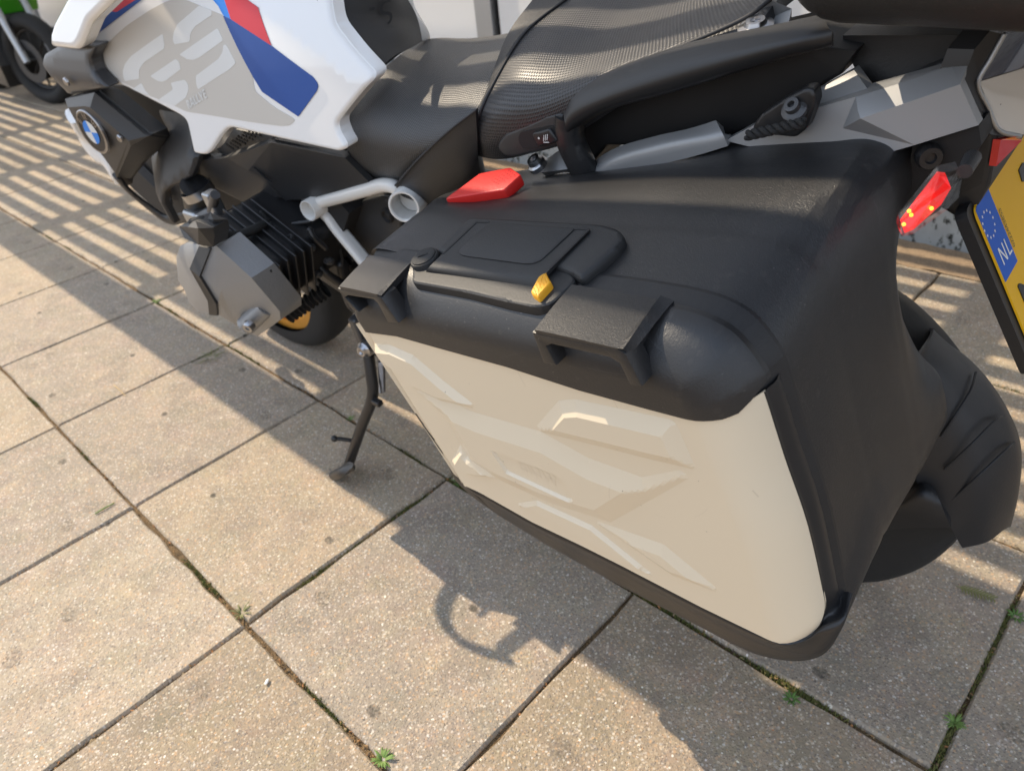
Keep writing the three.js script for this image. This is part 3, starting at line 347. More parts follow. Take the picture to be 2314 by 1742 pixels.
  part(C, 'opening_lever', sheet([lv(-0.006, [[-0.2451,0.0253],[-0.087,0.0261]]), lv(0.004, [[-0.236,0.0249],[-0.0761,0.0231]]), lv(0.0115, [[-0.2269,0.0234],[-0.0689,0.0156]]), lv(0.0132, [[-0.2237,0.0123],[-0.0659,0.0041]]), lv(0.0132, [[-0.2223,-0.0224],[-0.0635,-0.0295]]), lv(0.0132, [[-0.2189,-0.0567],[-0.06,-0.0601]])], { nu: 14, nv: 24, thick: 0.004 }), M.handle);
  part(C, 'lever_pad', prism(rounded([[-0.1963,-0.0564],[-0.0755,-0.0577],[-0.0835,-0.0063],[-0.0893,-0.0008],[-0.0989,0.0013],[-0.1887,0.0013],[-0.1985,-0.0018],[-0.2026,-0.008]], 0.004, 4), 0.0128, 0.0148, LIDM, 0.001, 2), M.handle);
  for (const s of [[[-0.2234,0.002],[-0.219,-0.0571],[-0.2157,-0.0566],[-0.2202,0.0016]], [[-0.0677,0.0022],[-0.0604,-0.0583],[-0.0579,-0.0579],[-0.0648,0.0024]], [[-0.2184,-0.0563],[-0.198,-0.0574],[-0.1975,-0.0551],[-0.2152,-0.0534]], [[-0.0801,-0.0584],[-0.0593,-0.0591],[-0.0585,-0.0571],[-0.0793,-0.0557]]]) part(C, 'lever_slot', prism(s, 0.0125, 0.0138, LIDM), M.blackDeep);
  { const c = [[-0.2493,0.0082]][0], o = lidP(c[0], c[1], -0.02), n = [LIDM.elements[4], LIDM.elements[5], LIDM.elements[6]];
    const lk = part(C, 'lock', lathe([[0.0001, 0.034], [0.013, 0.034], [0.0145, 0.033], [0.0146, 0.0315], [0.0165, 0.0315], [0.0175, 0.03], [0.0175, 0]], o, n, 40), M.handle);
    part(lk, 'keyhole', rbox(0.012, 0.0012, 0.0024, 0.0005, V(lidP(c[0], c[1], 0.0144)).toArray(), [0, 0.7, 0.13]), M.blackDeep); }
  part(C, 'release_tab', prism(rounded([[-0.0684,0.0077],[-0.0518,0.0197],[-0.053,0.0412],[-0.0663,0.0362],[-0.0722,0.0155]], 0.003, 3), -0.012, 0.014, LIDM, 0.003, 3), M.yellowPlastic);
  { const dots = []; for (let a = 0; a < 5; a++) for (let k = 0; k < 6; k++) { const q = [[-0.0562,0.0177],[-0.0567,0.038]]; const t = k / 5, x = lerp(q[0][0], q[1][0], t) - a * 0.0022, z = lerp(q[0][1], q[1][1], t) - a * 0.0018; const s = new THREE.SphereGeometry(0.0006, 6, 5); s.translate(...lidP(x, z, 0.0141)); dots.push(s); } part(C, 'tab_knurl', dots, M.yellowPlastic); }
  part(C, 'carrying_latch', prism(rounded([[-0.3384,-0.1158],[-0.3219,-0.1714],[-0.2776,-0.1857],[-0.2475,-0.1706],[-0.2516,-0.1397]], 0.003, 3), -0.018, -0.005, LIDM, 0.0025, 3), M.redPlastic);
  { const d = []; const q = [[-0.286,-0.1565],[-0.274,-0.1782],[-0.2578,-0.1694],[-0.2696,-0.1497]]; for (let a = 0; a < 6; a++) for (let k = 0; k < 4; k++) { const x = lerp(lerp(q[0][0], q[1][0], a / 5), lerp(q[3][0], q[2][0], a / 5), k / 3), z = lerp(lerp(q[0][1], q[1][1], a / 5), lerp(q[3][1], q[2][1], a / 5), k / 3); const s = new THREE.CylinderGeometry(0.0009, 0.0009, 0.0008, 8); s.translate(...lidP(x, z, -0.0051)); d.push(s); } part(C, 'latch_dimples', d, std({ color: lin(0.3, 0.01, 0.01), roughness: 0.6 })); }
  // ribs under the lower rim
  for (const q of [[[-0.2216,0.4184,0.43]], [[-0.1509,0.4121,0.43]], [[0.0742,0.4149,0.43]], [[0.1622,0.4211,0.43]]]) part(C, 'rim_foot', facets([[q[0][0] - 0.007, q[0][1] + 0.010, 0.424], [q[0][0] + 0.003, q[0][1] + 0.008, 0.424], [q[0][0] + 0.005, q[0][1] - 0.010, 0.414], [q[0][0] - 0.001, q[0][1] - 0.010, 0.414]], [[0, 1, 2, 3]], { thick: 0.03 }), M.blackPlastic);
  caseZ = (x, y) => zd(x, y) + rel(x, y);
  sideCase = C;
}
// ---------------------------------------------------------------- the motorcycle
const font = await new FontLoader().loadAsync('fonts/droid/droid_sans_bold.typeface.json');
const fontR = await new FontLoader().loadAsync('fonts/droid/droid_sans_regular.typeface.json');
// flat lettering laid on a surface: origin o, unit vectors u (reading direction) and v (up of the letters) in x,y, height f(x,y)
function lettering(text, o, u, v, size, place, fnt = font, lift = 0.0006) { const gs = []; for (const s of fnt.generateShapes(text, size)) { const g = new THREE.ShapeGeometry(s, 6), p = g.attributes.position; for (let i = 0; i < p.count; i++) { const a = p.getX(i), b = p.getY(i); p.setXYZ(i, ...place(o[0] + u[0] * a + v[0] * b, o[1] + u[1] * a + v[1] * b, lift)); } g.computeVertexNormals(); gs.push(g); } return merge(gs); }
const B = thing('motorcycle', 'white touring motorcycle with blue and red stripes leaning on its side stand', 'motorcycle', [-0.6, 0, 0], true);
const zt = (x, y) => 0.24 - 0.12 * (x + 1) - 0.25 * (y - 0.85) - 1.2 * Math.max(0, y - 0.9) ** 2;
const onTank = (x, y, l) => [x, y, zt(x, y) + l];
{ // tank cover
  const K = [[-0.7855,0.991],[-0.6092,0.9072]], kd = [K[1][0] - K[0][0], K[1][1] - K[0][1]], kl = Math.hypot(...kd), zk = (x, y) => zt(x, y) - 0.42 * Math.max(0, ((y - K[0][1]) * kd[0] - (x - K[0][0]) * kd[1]) / kl);
  const P = [[-1.3291,0.9076],[-1.3114,0.9243],[-1.2467,0.9548],[-1.1803,0.9853],[-1.1371,1.0114],[-1.0877,1.0426],[-0.7029,1.0269],[-0.655,1.0022],[-0.6358,0.9862],[-0.6178,0.9519],[-0.5717,0.9174],[-0.5325,0.8904],[-0.5735,0.8619],[-0.6191,0.8281],[-0.6174,0.8145],[-0.603,0.7932],[-0.6217,0.7856],[-0.7396,0.7956],[-0.8807,0.8089],[-0.9056,0.797],[-0.9502,0.7651],[-0.9698,0.7578],[-0.9879,0.7581],[-1.0019,0.7595],[-1,0.8143],[-1.0163,0.8224],[-1.0946,0.8448],[-1.1703,0.8661],[-1.2019,0.8685],[-1.2624,0.8658],[-1.3064,0.8861],[-1.3289,0.8999]];
  const t = part(B, 'tank_cover', relief(rounded(P, 0.012, 4), zk, { h: 0.012, r: 0.007, drop: 0.007, thick: 0.02, smooth: true }), M.white);
  const decal = (name, pts, mat, lift, rd = 0.008) => part(t, name, relief(rounded(pts, rd, 4), (x, y) => zt(x, y) + lift, { h: 0.022, thick: 0.0005, back: false, cr: 60 }), mat);
  decal('grey_decal', [[-1.2407,0.911],[-1.2356,0.9176],[-1.1933,0.9368],[-1.1172,0.9643],[-1.0395,0.9855],[-0.9971,0.9946],[-0.9693,0.9985],[-0.937,0.9957],[-0.9025,0.9877],[-0.8453,0.9735],[-0.8408,0.9665],[-0.7913,0.9005],[-0.7932,0.868],[-0.7527,0.8458],[-0.7063,0.8295],[-0.7209,0.821],[-0.7417,0.8181],[-0.8296,0.8216],[-0.9247,0.8274],[-0.9917,0.8306],[-1.0222,0.839],[-1.0906,0.8531],[-1.1662,0.8737],[-1.2188,0.8872],[-1.2431,0.9013]], M.greyFilm, 0.0007);
  decal('blue_stripe', [[-1.264,0.9466],[-1.1768,0.9878],[-1.143,0.985],[-1.0656,1.0046],[-1.0498,1.0041],[-1.2254,0.9504],[-1.2329,0.947]], M.blueFilm, 0.001, 0.003);
  decal('red_stripe', [[-1.1768,0.9878],[-1.1749,0.9974],[-1.1419,1.0072],[-1.0656,1.0046],[-1.143,0.985]], M.redFilm, 0.0012, 0.003);
  decal('light_blue_stripe', [[-0.8665,0.9935],[-0.8795,1.0018],[-0.8457,1.0095],[-0.8378,0.9926],[-0.8252,0.9679],[-0.8432,0.9729],[-0.8539,0.9852]], M.lightBlueFilm, 0.0009, 0.003);
  decal('red_stripe', [[-0.8378,0.9926],[-0.8479,1.0096],[-0.7975,1.0044],[-0.7824,0.9909],[-0.7593,0.9814],[-0.7348,0.932],[-0.7789,0.9498],[-0.8252,0.9679]], M.redFilm, 0.0010, 0.002);
  decal('blue_stripe', [[-0.8432,0.9729],[-0.8252,0.9679],[-0.7789,0.9498],[-0.7348,0.932],[-0.6512,0.8904],[-0.6445,0.8828],[-0.6438,0.878],[-0.6481,0.8719],[-0.6989,0.8343],[-0.7749,0.8677],[-0.7898,0.8885]], M.blueFilm, 0.0013, 0.002);
  const gs = (n, pts) => decal(n, pts, M.paleFilm, 0.0011, 0.004);
  gs('letter_stroke', [[-1.0111,0.9511],[-1.0108,0.9356],[-1.0144,0.929],[-1.0831,0.908],[-1.104,0.8965],[-1.1118,0.8812],[-1.1601,0.8768],[-1.1625,0.8834],[-1.1584,0.8938],[-1.1449,0.9055],[-1.1204,0.9177],[-1.0515,0.9392]]);
  gs('letter_stroke', [[-1.0746,0.8861],[-0.9868,0.9137],[-0.9792,0.9104],[-0.978,0.8983],[-1.0304,0.8796],[-1.0422,0.8773],[-1.0551,0.8785]]);
  gs('letter_stroke', [[-1.0174,0.8763],[-0.9737,0.8819],[-0.9677,0.8751],[-0.969,0.866],[-0.9819,0.8538],[-1.0222,0.839],[-1.07,0.847],[-1.0173,0.865],[-1.0146,0.8679]]);
  gs('letter_stroke', [[-1.1422,0.8637],[-1.108,0.8747],[-1.1022,0.8609],[-1.0906,0.8531],[-1.1191,0.8583]]);
  gs('letter_stroke', [[-0.9815,0.9354],[-0.9846,0.9418],[-0.979,0.9526],[-0.9651,0.9641],[-0.9401,0.9734],[-0.9025,0.9877],[-0.8713,0.9799],[-0.8721,0.9742],[-0.9162,0.9608],[-0.9314,0.9519],[-0.9384,0.9389]]);
  gs('letter_stroke', [[-0.9729,0.9204],[-0.8604,0.9569],[-0.8494,0.94],[-0.9193,0.9158],[-0.9374,0.9125],[-0.9532,0.9132]]);
  gs('letter_stroke', [[-0.9397,0.8885],[-0.8694,0.914],[-0.8548,0.9241],[-0.8511,0.9333],[-0.8441,0.9345],[-0.826,0.9085],[-0.8434,0.9001],[-0.9422,0.8673],[-0.9438,0.8755]]);
  { const q = [[-0.9823,0.8346],[-0.9254,0.8539],[-0.9838,0.8402]], u = [q[1][0] - q[0][0], q[1][1] - q[0][1]], L = Math.hypot(...u), v = [q[2][0] - q[0][0], q[2][1] - q[0][1]], W = Math.hypot(...v); part(t, 'lettering', lettering('RALLYE', q[0], [u[0] / L, u[1] / L], [v[0] / W, v[1] / W], L / 4.35, onTank, font, 0.0017), M.paleFilm); }
  // black pad of the seat nose, on top of the tank
  const pad = part(B, 'seat_nose', sheet([[[-0.6745,1.0118,0.12],[-0.6771,1.0038,0.07],[-0.6656,0.9958,0.02],[-0.6434,0.9819,-0.04]], [[-0.6624,0.9807,0.135],[-0.6486,0.9731,0.09],[-0.6396,0.9613,0.03],[-0.6676,0.9371,-0.03]], [[-0.6547,0.9427,0.14],[-0.6352,0.9362,0.1],[-0.6358,0.9232,0.04],[-0.6549,0.9037,-0.03]], [[-0.6119,0.9181,0.15],[-0.609,0.9052,0.1],[-0.6104,0.8978,0.05],[-0.6436,0.8854,-0.02]], [[-0.5778,0.8749,0.14],[-0.5848,0.8804,0.1],[-0.6028,0.8795,0.05],[-0.6349,0.8711,-0.01]]], { nu: 20, nv: 24, thick: 0.01 }), M.smoothVinyl);
  { const w = [[-0.6341,0.9151,0.103],[-0.6207,0.9195,0.042],[-0.6361,0.9321,0.101]], o = V(w[0]), u = V(w[1]).sub(o), v = V(w[2]).sub(o), L = u.length(); u.normalize(); v.addScaledVector(u, -v.dot(u)).normalize(); const n = new THREE.Vector3().crossVectors(u, v); if (n.z < 0) n.negate(); part(pad, 'embossed_lettering', lettering('GS', [0, 0], [1, 0], [0.35, 1], L / 1.6, (a, c, l) => o.clone().addScaledVector(u, a).addScaledVector(v, c * 0.8).addScaledVector(n, 0.004 + l).toArray(), fontR, 0), M.blackPlastic); }
  part(B, 'tank_strip', sheet([[[-0.6382,1.0252,0.15],[-0.669,0.983,-0.05]], [[-0.6553,0.9706,0.04],[-0.6841,0.9077,-0.06]], [[-0.6605,0.9156,-0.035],[-0.688,0.86,-0.08]], [[-0.6692,0.8688,-0.03],[-0.6977,0.849,-0.09]]], { nu: 8, nv: 16, thick: 0.008 }), M.white);
}
{ // white and grey fairing pieces ahead of the tank
  part(B, 'side_fairing', relief(rounded([[-1.3235,0.9521],[-1.322,0.9416],[-1.2126,0.9442],[-1.1872,0.9459],[-1.1587,0.956],[-1.0936,0.9903],[-0.9805,1.0219],[-0.9579,1.0289],[-0.8891,1.0518],[-1.1323,1.0547],[-1.1738,1.0275],[-1.2774,0.987],[-1.313,0.9675]], 0.012, 4), (x, y) => 0.29 - 0.35 * (y - 0.95) + 0.08 * (x + 1.3), { h: 0.018, r: 0.014, thick: 0.02, smooth: true }), M.white);
  const t = part(B, 'radiator_trim', relief(rounded([[-1.4258,0.9217],[-1.3269,0.9416],[-1.1652,0.9445],[-1.2085,0.9217],[-1.2118,0.9016],[-1.1695,0.8751],[-1.3919,0.8451],[-1.3957,0.8566],[-1.4514,0.9022]], 0.008, 3), (x, y) => 0.288 - 0.28 * Math.max(0, y - 0.885) - 0.12 * Math.max(0, 0.87 - y), { h: 0.016, r: 0.008, thick: 0.02, cr: 24 }), M.titan);
  const b = [[-1.3253,0.8812,0.294]][0]; part(t, 'bolt', lathe([[0.0001, 0.005], [0.006, 0.005], [0.008, 0.003], [0.0085, 0]], b, [0, 0, 1], 16), M.steel);
}
{ // air shroud with the round badge
  const v = [[-1.3833,0.827,0.3],[-1.2897,0.8377,0.3],[-1.2637,0.8372,0.3],[-1.2027,0.771,0.286],[-1.2116,0.7581,0.284],[-1.3689,0.6682,0.29],[-1.3489,0.6855,0.294],[-1.3499,0.7253,0.298],[-1.3794,0.7863,0.302],[-1.3991,0.8398,0.292],[-1.244,0.862,0.285],[-1.1766,0.7768,0.262],[-1.1686,0.7724,0.258],[-1.2883,0.8593,0.262],[-1.2633,0.8575,0.255],[-1.2519,0.8449,0.245],[-1.1791,0.7678,0.225],[-1.191,0.7486,0.222],[-1.2114,0.734,0.224],[-1.4155,0.6292,0.262],[-1.4029,0.6432,0.258],[-1.3056,0.6943,0.242],[-1.2455,0.7182,0.232]];
  const s = part(B, 'air_shroud', facets(v, [[0, 1, 2, 8], [2, 3, 7, 8], [3, 4, 5, 6, 7], [0, 9, 10, 1], [1, 10, 2], [2, 10, 11, 3], [3, 11, 12, 4], [9, 13, 14, 10], [10, 14, 15, 11], [11, 15, 16, 12], [12, 16, 17, 18], [4, 12, 22, 21], [12, 18, 22], [4, 21, 20, 5], [5, 20, 19]], { thick: 0.012, cr: 24 }), M.greyPlastic);
  const c = V([[-1.3101,0.7852,0.302]][0]), n = V(v[3]).sub(V(v[8])).cross(V(v[0]).sub(V(v[8]))).normalize(); if (n.z < 0) n.negate(); const R = 0.043, N = n.toArray(); c.addScaledVector(n, 0.003);
  const ring = part(s, 'badge_rim', lathe([[R * 0.92, 0.002], [R, 0.0022], [R * 1.04, 0.001], [R * 1.05, -0.003]], c.toArray(), N, 48), M.steel);
  part(s, 'badge', lathe([[0.0001, 0.002], [R * 0.56, 0.002], [R * 0.56, 0.0016], [R * 0.93, 0.0016]], c.toArray(), N, 48), M.blackSatin);
  const X = new THREE.Vector3(1, 0, 0).addScaledVector(n, -n.x).normalize(), Y = new THREE.Vector3().crossVectors(n, X);
  const quad = (k) => { const sh = new THREE.Shape(); sh.moveTo(0, 0); sh.absarc(0, 0, R * 0.55, k * Math.PI / 2, (k + 1) * Math.PI / 2); sh.lineTo(0, 0); const g = new THREE.ShapeGeometry(sh, 10); g.applyMatrix4(new THREE.Matrix4().makeBasis(X, Y, n).setPosition(c.clone().addScaledVector(n, 0.0026))); return g; };
  for (let k = 0; k < 4; k++) part(s, 'badge_quarter', quad(k), k % 2 ? M.lightBlueFilm : M.paleFilm);
  ['B', 'M', 'W'].forEach((ch, k) => { const a = (140 - 50 * k) * Math.PI / 180; for (const sh of font.generateShapes(ch, 0.013)) { const g = new THREE.ShapeGeometry(sh); g.translate(-0.005, -0.0065, 0); g.rotateZ(a - Math.PI / 2); g.translate(Math.cos(a) * R * 0.75, Math.sin(a) * R * 0.75, 0.0024); g.applyMatrix4(new THREE.Matrix4().makeBasis(X, Y, n).setPosition(c)); part(s, 'badge_letter', g, M.steel); } });
  const b = [[-1.2209,0.7765,0.291]][0]; part(s, 'bolt', lathe([[0.0001, 0.005], [0.0055, 0.005], [0.0075, 0.003], [0.008, 0]], b, N, 16), M.steel);
  // fin between shroud and tank, radiator and its dark cowl
  part(B, 'inner_fin', relief(rounded([[-1.3016,0.837],[-1.2593,0.8462],[-1.072,0.8073],[-1.0607,0.7983],[-1.0935,0.7323],[-1.0752,0.7283],[-1.1094,0.6865],[-1.2045,0.6555],[-1.2291,0.6436],[-1.2447,0.6193],[-1.2492,0.5671],[-1.2656,0.5662],[-1.2992,0.6016],[-1.3371,0.6562],[-1.3553,0.6817],[-1.2293,0.7295],[-1.1824,0.7537]], 0.006, 3), (x, y) => 0.232 - 0.05 * clamp((y - 0.72) / 0.1, -1, 1) - 0.05 * clamp((-1.22 - x) / 0.15, 0, 1), { h: 0.018, r: 0.008, thick: 0.012, cr: 60 }), M.greyPlastic);
  part(B, 'radiator', boxUV(relief([[-1.5449,0.6758],[-1.2704,0.7284],[-1.311,0.6316],[-1.3486,0.5275],[-1.5036,0.4881],[-1.6291,0.5657]], () => 0.19, { h: 0.05, thick: 0.05 })), M.blackDeep);
  part(B, 'shroud_liner', relief([[-1.4437,0.8266],[-1.3285,0.8344],[-1.1075,0.7884],[-1.1258,0.7121],[-1.1755,0.6568],[-1.2629,0.6228],[-1.4578,0.6144],[-1.4541,0.7733]], () => 0.195, { h: 0.05, thick: 0.02 }), M.blackDeep);
  part(B, 'engine_cowl', relief([[-1.2319,0.6017],[-1.0383,0.6125],[-0.9068,0.6227],[-0.7687,0.6665],[-0.7363,0.6332],[-0.8077,0.553],[-0.98,0.5135],[-1.1663,0.4913],[-1.2205,0.5161],[-1.2727,0.5226]], () => 0.16, { h: 0.05, thick: 0.06 }), M.blackDeep);
  part(B, 'radiator_fins', (() => { const o = []; const q = [[-1.4931,0.6325,0.197],[-1.3911,0.558,0.197]]; for (let k = 0; k < 5; k++) o.push(tube([[q[0][0] + k * 0.006, q[0][1] + k * 0.008, 0.2], [q[1][0] + k * 0.006, q[1][1] + k * 0.008, 0.2]], 0.003, { n: 2, k: 6 })); return o; })(), M.blackPlastic);
  part(B, 'radiator_cowl', sweep([[-1.3798,0.6694,0.285],[-1.4006,0.6247,0.27],[-1.404,0.5774,0.25],[-1.3765,0.5392,0.235],[-1.2695,0.56,0.225]], ellSec(0.012, 0.006), [0, 0, 1], { n: 30 }), M.greyPlastic);
  part(B, 'front_fender', sweep([[-1.8501,0.7077,0.16],[-1.8756,0.6429,0.15],[-1.8525,0.568,0.14],[-1.8717,0.5184,0.13]], ellSec(0.03, 0.012), [0, 0.6, 0.8], { n: 20 }), M.white);
}
{ // perforated intake and airbox side cover
  const it = part(B, 'intake_panel', relief([[-0.9768,0.7775],[-0.8421,0.775],[-0.8532,0.7591],[-1.0296,0.7163],[-1.0593,0.7198],[-1.0636,0.7283]], (x, y) => 0.192 - 0.1 * (y - 0.72), { h: 0.02, r: 0.003, thick: 0.012 }), M.greyPlastic);
  const q = [[-1.0115,0.7428],[-0.9182,0.7798],[-0.8788,0.7752],[-0.9907,0.7357]]; for (let a = 0; a < 8; a++) for (let k = 0; k < 4; k++) { const s = a / 7, t = (k + (a % 2) * 0.5) / 3.6, x = lerp(lerp(q[0][0], q[1][0], s), lerp(q[3][0], q[2][0], s), t), y = lerp(lerp(q[0][1], q[1][1], s), lerp(q[3][1], q[2][1], s), t); part(it, 'intake_hole', new THREE.CylinderGeometry(0.0028, 0.0028, 0.002, 8).rotateX(Math.PI / 2).translate(x, y, 0.1925 - 0.1 * (y - 0.72)), M.blackDeep); }
  const v = [[-1.162,0.6981,0.19],[-1.0302,0.7217,0.192],[-0.8494,0.7725,0.188],[-0.6752,0.7581,0.172],[-0.6638,0.7553,0.176],[-0.8241,0.7748,0.203],[-0.9866,0.7294,0.212],[-1.1121,0.7073,0.212],[-0.6345,0.7101,0.165],[-0.8418,0.6499,0.172],[-0.8993,0.6415,0.182],[-0.9048,0.6881,0.199],[-0.9367,0.7094,0.209],[-0.9013,0.6526,0.19],[-1.0181,0.6106,0.187],[-1.1754,0.6488,0.2],[-0.8658,0.6395,0.165],[-1.0532,0.5816,0.165]];
  part(B, 'side_cover', facets(v, [[0, 1, 6, 7], [1, 2, 5, 6], [2, 3, 4, 5], [5, 4, 8, 9, 10, 11, 12, 6], [6, 12, 11, 13, 14, 15, 7], [15, 14, 17], [14, 13, 16, 17], [11, 10, 13]], { thick: 0.012, cr: 12 }), M.greyPlastic);
  part(B, 'cover_vent', facets([[-0.9261,0.7136,0.211],[-0.8907,0.694,0.203],[-0.8822,0.6918,0.203],[-0.8907,0.6981,0.206],[-0.911,0.72,0.209]], [[0, 1, 2, 3, 4]], { thick: 0.004 }), M.blackDeep);
  part(B, 'seat_base', relief([[-0.7079,0.7462],[-0.67,0.7556],[-0.5821,0.7062],[-0.5314,0.6756],[-0.5762,0.6429],[-0.6093,0.6939],[-0.6584,0.6957]], () => 0.15, { h: 0.03, thick: 0.05 }), M.blackDeep);
}
{ // rider seat and pillion seat
  const rows = [[[-0.6799,0.7801,0.16],[-0.6536,0.8155,0.178],[-0.6315,0.8409,0.15],[-0.6183,0.8604,0.11],[-0.6291,0.8669,0.05],[-0.6968,0.8519,-0.06]], [[-0.6795,0.7373,0.15],[-0.6429,0.7819,0.176],[-0.5923,0.8259,0.172],[-0.5714,0.8551,0.135],[-0.5942,0.8624,0.07],[-0.6919,0.853,-0.07]], [[-0.6771,0.692,0.135],[-0.6098,0.7584,0.172],[-0.5571,0.8102,0.178],[-0.5365,0.8427,0.142],[-0.5568,0.855,0.075],[-0.6592,0.855,-0.08]], [[-0.6569,0.6737,0.125],[-0.5704,0.7424,0.166],[-0.5055,0.8037,0.178],[-0.4883,0.8363,0.145],[-0.5094,0.8526,0.075],[-0.6008,0.8543,-0.085]], [[-0.6276,0.6743,0.12],[-0.5237,0.7463,0.16],[-0.4551,0.8061,0.176],[-0.437,0.8375,0.146],[-0.4592,0.8568,0.078],[-0.5495,0.8585,-0.085]], [[-0.5728,0.6718,0.11],[-0.4642,0.7629,0.155],[-0.4028,0.8203,0.17],[-0.3905,0.8468,0.142],[-0.4086,0.8661,0.078],[-0.5001,0.8652,-0.085]], [[-0.5172,0.6812,0.11],[-0.4139,0.7786,0.145],[-0.3601,0.8277,0.155],[-0.3431,0.8519,0.13],[-0.3607,0.8718,0.07],[-0.4437,0.875,-0.085]]];
  part(B, 'rider_seat', sheet(rows, { nu: 40, nv: 50, thick: 0.012, flip: true }), M.seatVinyl);
  part(B, 'seat_skirt', sheet([[[-0.5678,0.7172,0.166],[-0.4663,0.7861,0.179],[-0.3899,0.8346,0.174],[-0.3501,0.8571,0.166]], [[-0.5658,0.6998,0.163],[-0.4746,0.7504,0.176],[-0.3983,0.8027,0.172],[-0.3583,0.8256,0.164]], [[-0.5603,0.6792,0.15],[-0.4826,0.7122,0.16],[-0.4142,0.7542,0.158],[-0.3761,0.7881,0.155]], [[-0.5759,0.6519,0.12],[-0.4995,0.6773,0.13],[-0.4398,0.7116,0.13],[-0.4064,0.7467,0.13]]], { nu: 20, nv: 20, thick: 0.008, flip: true }), M.smoothVinyl);
  part(B, 'seam', tube([[-0.5637,0.7193,0.169],[-0.4625,0.788,0.182],[-0.3865,0.8362,0.177],[-0.347,0.8587,0.169]], 0.0016, { n: 50, k: 6 }), M.thread);
  const pr = [[[-0.3992,0.776,0.138],[-0.385,0.8062,0.152],[-0.3601,0.8479,0.15],[-0.3475,0.8864,0.112],[-0.3469,0.9159,0.05],[-0.33,0.9351,-0.03]], [[-0.3591,0.7769,0.14],[-0.3408,0.8175,0.162],[-0.3131,0.86,0.165],[-0.2961,0.8965,0.13],[-0.2948,0.9179,0.062],[-0.2818,0.9371,-0.03]], [[-0.306,0.7899,0.142],[-0.2719,0.8359,0.166],[-0.2386,0.8792,0.163],[-0.2237,0.9049,0.125],[-0.2209,0.9182,0.06],[-0.214,0.9384,-0.03]], [[-0.2184,0.8267,0.142],[-0.1857,0.8705,0.163],[-0.1575,0.9068,0.154],[-0.1467,0.9225,0.116],[-0.1463,0.9321,0.055],[-0.1455,0.9464,-0.03]], [[-0.1348,0.8739,0.138],[-0.108,0.9067,0.152],[-0.0894,0.9293,0.142],[-0.0825,0.9406,0.105],[-0.0814,0.95,0.045],[-0.0779,0.9596,-0.03]], [[-0.058,0.9105,0.132],[-0.04,0.9329,0.14],[-0.0295,0.9468,0.13],[-0.0271,0.9556,0.095],[-0.0255,0.96,0.035],[-0.0218,0.9672,-0.03]], [[0.0022,0.9381,0.12],[0.0144,0.9536,0.125],[0.0181,0.963,0.112],[0.0155,0.9668,0.075],[0.0208,0.9717,0.03],[0.0204,0.9744,-0.03]]];
  part(B, 'pillion_seat', sheet(pr, { nu: 50, nv: 60, thick: 0.012, flip: true }), M.pillionVinyl);
  part(B, 'pillion_front', sheet([[[-0.4072,0.7731,0.134],[-0.3941,0.8025,0.146],[-0.3769,0.8401,0.142],[-0.3708,0.864,0.118],[-0.384,0.91,0.042],[-0.3907,0.9329,-0.03]], [[-0.3989,0.7769,0.14],[-0.3842,0.8069,0.1535],[-0.3603,0.8479,0.1515],[-0.3486,0.8863,0.1135],[-0.3479,0.9163,0.0515],[-0.3299,0.9357,-0.028]]], { nu: 40, nv: 6, thick: 0.01, flip: true }), M.smoothVinyl);
  part(B, 'seam', tube([[-0.3945,0.7797,0.142],[-0.3789,0.8086,0.156],[-0.3543,0.8501,0.154],[-0.3421,0.8882,0.116],[-0.3418,0.9173,0.054],[-0.3253,0.9363,-0.026]], 0.0018, { n: 80, k: 6 }), M.thread);
  part(B, 'seam', tube([[-0.142,0.9129,0.146],[-0.0568,0.9398,0.138],[0.0041,0.963,0.12],[0.0145,0.9704,0.1]], 0.0022, { n: 60, k: 6 }), M.thread);
  // trim with the seat heating switch
  const tr = part(B, 'seat_trim', relief(rounded([[-0.3239,0.8092],[-0.318,0.8197],[-0.3023,0.8327],[-0.2297,0.8626],[-0.2054,0.8674],[-0.208,0.8279],[-0.2449,0.8154],[-0.2962,0.7999],[-0.3153,0.8005]], 0.004, 3), (x, y) => 0.168, { h: 0.015, r: 0.004, thick: 0.02 }), M.greyPlastic);
  part(tr, 'switch_recess', relief(rounded([[-0.2795,0.8326],[-0.2746,0.8377],[-0.2225,0.8516],[-0.203,0.8455],[-0.2043,0.831],[-0.2763,0.8154],[-0.2816,0.8242]], 0.003, 3), () => 0.1692, { h: 0.012, thick: 0.002 }), M.blackDeep);
  const sw = part(tr, 'heating_switch', relief(rounded([[-0.2529,0.8401],[-0.2234,0.8489],[-0.2142,0.8339],[-0.2468,0.8232]], 0.003, 3), () => 0.174, { h: 0.008, r: 0.002, thick: 0.006 }), M.blackSatin);
  const c = [[-0.242,0.8357]][0]; part(sw, 'mark', new THREE.CircleGeometry(0.0015, 12).translate(c[0], c[1], 0.1745), M.paleFilm);
  const d = [[-0.234,0.8338],[-0.2311,0.8347],[-0.2281,0.8356]]; part(sw, 'mark', d.map((p) => rbox(0.001, 0.008, 0.0005, 0.0002, [p[0], p[1] + 0.003, 0.1745], [0, 0, -0.3])).concat([rbox(0.009, 0.001, 0.0005, 0.0002, [d[1][0], d[1][1] - 0.003, 0.1745], [0, 0, 0.1])]), M.paleFilm);
}
